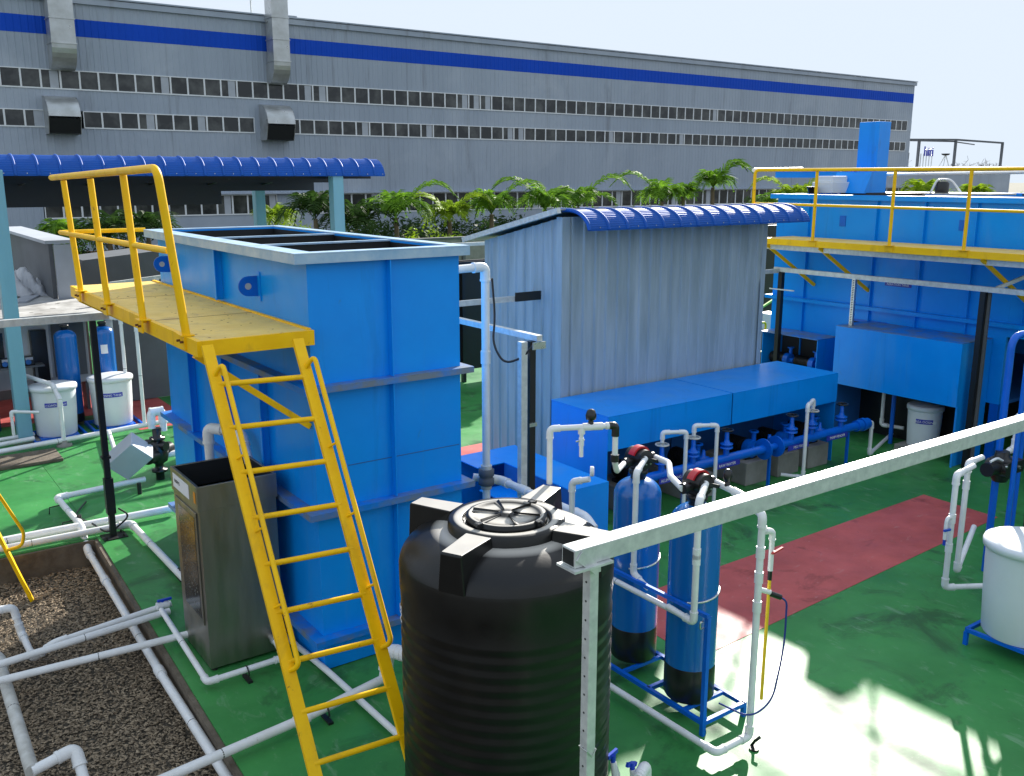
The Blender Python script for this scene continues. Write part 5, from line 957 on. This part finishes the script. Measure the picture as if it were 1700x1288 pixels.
ob('rim', MB().box(X - .10, X + .04, Y0, Y1 + .1, ZT, ZT + .012).box(X - .10, X - .09, Y0, Y1 + .1, ZT - .07, ZT - .001).box(X + .041, XB + .1, Y1 - .04, Y1 + .1, ZT, ZT + .012).box(X - .089, XB + .1, Y1 + .09, Y1 + .1, ZT - .07, ZT - .001).box(XB - .04, XB + .1, Y0, Y1 - .041, ZT, ZT + .012), 'blue_paint', T2)
for z in (2.15,): ob('flange', MB().box(X - .10, X - .001, Y0, Y1 + .1, z, z + .012).box(X - .10, X - .092, Y0, Y1 + .1, z - .05, z - .001).box(X - .001, XB, Y1 + .001, Y1 + .1, z, z + .012), 'blue_paint', T2)
ys = [10.69, 9.34, 8.48, 7.63, 6.78, 5.9, 5.0, 4.1, 3.2, 2.3]
for y in ys:
    for z0, z1 in ((3.27, 3.92), (2.17, 3.12), (1.1, 2.09)):
        if z0 < 2 and y < 7: continue
        ob('stiffener', MB().box(X - .06, X - .001, y - .006, y + .006, z0, z1), 'blue_paint', T2)
pieces('lug', [(X - .012, X - .001, 9.95, 10.07, 3.48, 3.66), (X - .012, X - .001, 7.8, 7.92, 3.50, 3.66)], 'blue_frame', T2)
ob('name_plate', MB().box(X - .008, X - .001, 8.62, 9.10, 2.54, 2.60), 'label_blue', T2); text('lettering', 'AERATION TANK', .052, 'print_white', T2, (X - .009, 8.86, 2.57), (0, -1, 0), (0, 0, 1))
pieces('leg', [(X, X + .14, Y1 - .16, Y1 - .02, 0, .9), (X, X + .14, 7.0, 7.14, 0, .9), (X + .02, X + .16, 6.2, 6.36, 0, 1.95), (X, X + .14, 3, 3.14, 0, 1.95), (XB - .2, XB - .06, Y1 - .2, Y1 - .06, 0, .9)], 'blue_frame', T2)
ob('hatch', MB().box(X - .004, X - .001, 9.05, 9.65, 1.55, 1.88), 'dark_void', T2); ob('hatch_frame', MB().box(X - .02, X - .0045, 9.0, 9.7, 1.88, 1.92).box(X - .02, X - .0045, 9.65, 9.7, 1.4, 1.879), 'blue_frame', T2)
ty1_ = at(1423, 260, x=16).y; ty0_ = at(1456, 260, x=16).y; tx1_ = at(1475, 260, y=ty0_).x
tw = ob('tower', MB().box(16.0, tx1_, ty0_, ty1_, ZT - .05, 5.32), 'blue_paint', T2, bev=.006); ob('seam', MB().box(15.996, 15.999, ty0_, ty1_, 4.44, 4.45), 'blue_frame', tw)
ob('tower_skirt', MB().extr([(15.4, 10.46, 4.02), (15.99, 10.46, 4.02), (15.99, 10.46, 4.40), (15.6, 10.46, 4.40)], (0, .75, 0)), 'blue_paint', T2)
ob('trough', MB().box(15.9, 16.4, 11.1, 12.9, 4.30, 4.45).box(15.85, 16.45, 11.1, 12.95, 4.45, 4.47), 'blue_paint', T2)
ob('gasket_ring', MB().cyl((16.2, 10.6, ZT - .06), (16.2, 10.6, ZT + .03), .75, 30), 'rubber', T2)
tk = thing('yellow_walkway', 'yellow walkway with a two rail handrail along the long blue tank', 'walkway', (13.65, 6, 3.28))
wx0, wx1, wy1, wz = 13.2, 14.1, 10.92, 3.27
ob('deck', MB().box(wx0 + .04, wx1 - .002, Y0, wy1 - .002, wz - .006, wz), 'yellow_deck', tk); ob('outer_beam', MB().box(wx0, wx0 + .035, Y0, wy1, wz - .10, wz + .002), 'yellow_paint', tk); ob('end_beam', MB().box(wx0 + .036, wx1, wy1, wy1 + .035, wz - .1, wz + .002), 'yellow_paint', tk)
ob('support_beam', MB().box(13.95, 14.06, Y0, 11.3, wz - .20, wz - .11).box(13.3, 13.4, Y0, 11.2, wz - .19, wz - .11), 'galvanized', tk)
for y in (10.85, 9.75, 7.0, 4.2): ob('brace', MB().bar((wx0 + .05, y, wz - .11), (X - .005, y - .35, wz - .85), .05), 'yellow_paint', tk)
zr = 4.40
py_ = [9.86, 8.45, 7.26, 6.1, 4.9, 3.7]
for y in py_:
    ob('railing_post', MB().cyl((wx0 + .0, y, wz), (wx0 + .0, y, zr), .026, 12), 'yellow_paint', tk); ob('post_bracket', MB().box(wx0 - .012, wx0 - .002, y - .07, y + .07, wz - .08, wz - .01).box(wx0 - .05, wx0 + .05, y - .07, y + .07, wz + .003, wz + .012), 'yellow_paint', tk)
ob('top_rail', MB().tube(rounded([(wx0, Y0, zr), (wx0, 11.15, zr + .03), (wx0, 11.15, wz - .1)], .1, 6), .028, 12), 'yellow_paint', tk); ob('middle_rail', MB().cyl((wx0, Y0, 3.83), (wx0, 11.1, 3.86), .022, 12), 'yellow_paint', tk)
ob('back_rail', MB().tube(rounded([(14.9, 7.2, ZT), (14.9, 7.2, 4.28), (14.9, Y0, 4.28)], .06), .02, 10), 'yellow_paint', tk)
pvc('pale handrail pipe running behind the walkway rail corner', [(13.22, 11.2, 4.43), (15.85, 12.2, 4.47)], .035, marks=False, elbows=False)
wb = thing('blower_box', 'white blower box on the long tank top beside the blue tower', 'box', (15.2, 10.9, 4.0)); ob('casing', MB().box(15.0, 15.9, 10.85, 11.3, 4.02, 4.22), 'white_poly', wb, bev=.01); ob('cover', MB().box(15.05, 15.5, 10.9, 11.25, 4.22, 4.33), 'white_poly', wb, bev=.01)
pot = thing('black_pot', 'small black pot left of the white blower box on the tank top', 'pot', (15.0, 11.36, 4.0)); ob('body', MB().lathe((14.85, 11.18, 4.012), [(.06, 0), (.09, .1), (.10, .11)], 16), 'black_plastic', pot); ob('rim', MB().lathe((14.85, 11.18, 4.12), [(.1, 0), (.108, .0), (.108, .015), (.1, .02)], 16), 'black_plastic', pot)
mo = thing('stirrer_motor', 'black stirrer motor with pale pipes on the long tank top', 'motor', (16.5, 9.3, 4.0)); ob('motor', MB().lathe((16.5, 9.6, 4.0), [(.11, 0), (.12, .03), (.12, .2), (.08, .24)], 18), 'black_plastic', mo); ob('pipe', MB().tube(rounded([(16.3, 9.7, 4.02), (16.4, 9.65, 4.27), (16.6, 9.5, 4.27), (16.65, 9.3, 4.02)], .08), .02, 8), 'pvc', mo); ob('base', MB().box(16.3, 17.2, 8.6, 9.9, 4.0, 4.03), 'pvc_dirty', mo)
pvc('white pipe lying across the top of the long tank', [(16.8, 11.0, 4.36), (19.5, 8.0, 4.42)], .03, marks=False, elbows=False)
st_ = thing('grey_stand', 'pale stand pipe pair at the right on the long tank top', 'stand', (16.5, 7.6, 4.0)); ob('post', MB().bar((16.6, 7.95, 4.0), (16.7, 7.9, 4.42), .06), 'pvc_dirty', st_); ob('foot', MB().box(16.4, 16.9, 7.7, 8.1, 4.0, 4.04), 'rubber', st_)
# ---- tall hood 2 and small hood
H2 = thing('tall_hood', 'tall blue sheet hood standing in front of the long tank behind the slotted post', 'hood', (13.8, 8.3, 0))
hx0, hx1, ya, yb, za, zb_ = 13.34, 14.19, 7.20, 9.38, .935, 1.91
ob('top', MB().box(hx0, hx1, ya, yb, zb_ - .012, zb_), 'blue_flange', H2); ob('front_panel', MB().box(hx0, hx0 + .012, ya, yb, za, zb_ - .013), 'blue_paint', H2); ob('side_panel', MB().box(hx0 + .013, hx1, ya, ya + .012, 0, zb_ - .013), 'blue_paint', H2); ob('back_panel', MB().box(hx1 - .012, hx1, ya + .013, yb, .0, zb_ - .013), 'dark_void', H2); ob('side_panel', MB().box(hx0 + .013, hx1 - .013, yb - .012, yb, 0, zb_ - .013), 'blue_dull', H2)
ob('side_pipe', MB().box(hx0, hx0 + .03, ya - .02, ya - .001, 0, za), 'blue_paint', H2)
tub(13.82, 7.95, .27, .66, 'grey white tub half hidden under the tall blue hood', z0=.10, text_='UREA DOSING', ang=-150, tz=.40)
tag(ob('tub_stand', MB().box(13.52, 14.12, 7.65, 8.25, 0, .098), 'concrete'), 'low concrete stand under the half hidden tub', 'stand')
pvc('white pipe hanging under the tall hood left of the half hidden tub', [(13.9, 8.75, 1.2), (13.9, 8.75, .25), (14.0, 8.4, .25)], .03, marks=False); tag(ob('blue_upright', MB().cyl((13.8, 8.5, 0), (13.8, 8.5, 1.3), .035, 12), 'blue_frame'), 'dark blue upright pipe under the tall hood', 'pipe')
SH = thing('small_hood', 'small open fronted blue hood over black pumps left of the tall hood', 'hood', (13.9, 10.4, 0)); s0x, s1x, sya, syb, sz = 13.62, 14.19, 9.92, 11.12, 1.56
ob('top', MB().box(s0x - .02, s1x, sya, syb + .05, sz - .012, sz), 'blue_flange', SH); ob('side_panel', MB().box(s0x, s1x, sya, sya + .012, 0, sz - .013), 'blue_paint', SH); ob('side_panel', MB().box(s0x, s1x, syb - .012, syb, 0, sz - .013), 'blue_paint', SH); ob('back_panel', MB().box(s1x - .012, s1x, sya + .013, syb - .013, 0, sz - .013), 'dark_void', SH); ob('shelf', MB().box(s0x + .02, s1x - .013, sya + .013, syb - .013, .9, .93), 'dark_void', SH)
pump(13.85, 10.2, .931, 'black pump at the right inside the small open hood', 'pumps in the small hood', s=.9); pump(13.85, 10.75, .931, 'black pump at the left inside the small open hood', 'pumps in the small hood', s=.9)
# things seen through the slot between shed and long tank
yl = thing('yellow_gate', 'small yellow hand rail seen between ribbed shed and long tank', 'rail', (14.9, 12.3, 0)); gx = at(1270, 560, y=12.3); gz = at(1270, 535, y=12.3).z; ob('rail', MB().tube(rounded([(gx.x - .5, 12.3, gz), (gx.x, 12.3, gz), (gx.x, 12.3, 0)], .08), .022, 10), 'yellow_paint', yl); ob('cross_bar', MB().cyl((gx.x - .5, 12.3, gz - .6), (gx.x - .02, 12.3, gz - .6), .018, 8), 'yellow_paint', yl)
bb = thing('white_case', 'white equipment case behind the yellow hand rail beside the shed', 'case', (14.4, 13.4, 0)); c0 = at(1277, 530, y=13.4); ob('casing', MB().box(c0.x - .2, c0.x + .2, 13.2, 13.6, c0.z - .2, c0.z + .15), 'white_poly', bb, bev=.01); ob('stand', MB().box(c0.x - .18, c0.x + .18, 13.25, 13.55, 0, c0.z - .2), 'grey_wall', bb)
tag(ob('green_bar', MB().bar(at(1262, 512, y=13.2), at(1292, 492, y=13.25), .04), 'lime_paint'), 'lime green bar slanting behind the shed corner', 'bar'); tag(ob('dark_screen', MB().box(15.4, 24, 16.0, 16.1, 0, 3.1), 'black_paint'), 'dark grey panel behind the slot between shed and long tank', 'panel')
# equipment in the dark under the long tank right part
db = thing('dark_blower', 'dark blower set in the shade under the long tank right of the black post', 'blower', (15, 5.8, 0)); ob('motor', MB().cyl((15.0, 5.2, .8), (15.0, 6.0, .8), .25, 20), 'black_plastic', db); ob('base', MB().box(14.7, 15.3, 4.8, 6.1, 0, .5), 'concrete', db); ob('cowl', MB().cyl((15.0, 6.001, .8), (15.0, 6.12, .8), .27, 20), 'black_paint', db)
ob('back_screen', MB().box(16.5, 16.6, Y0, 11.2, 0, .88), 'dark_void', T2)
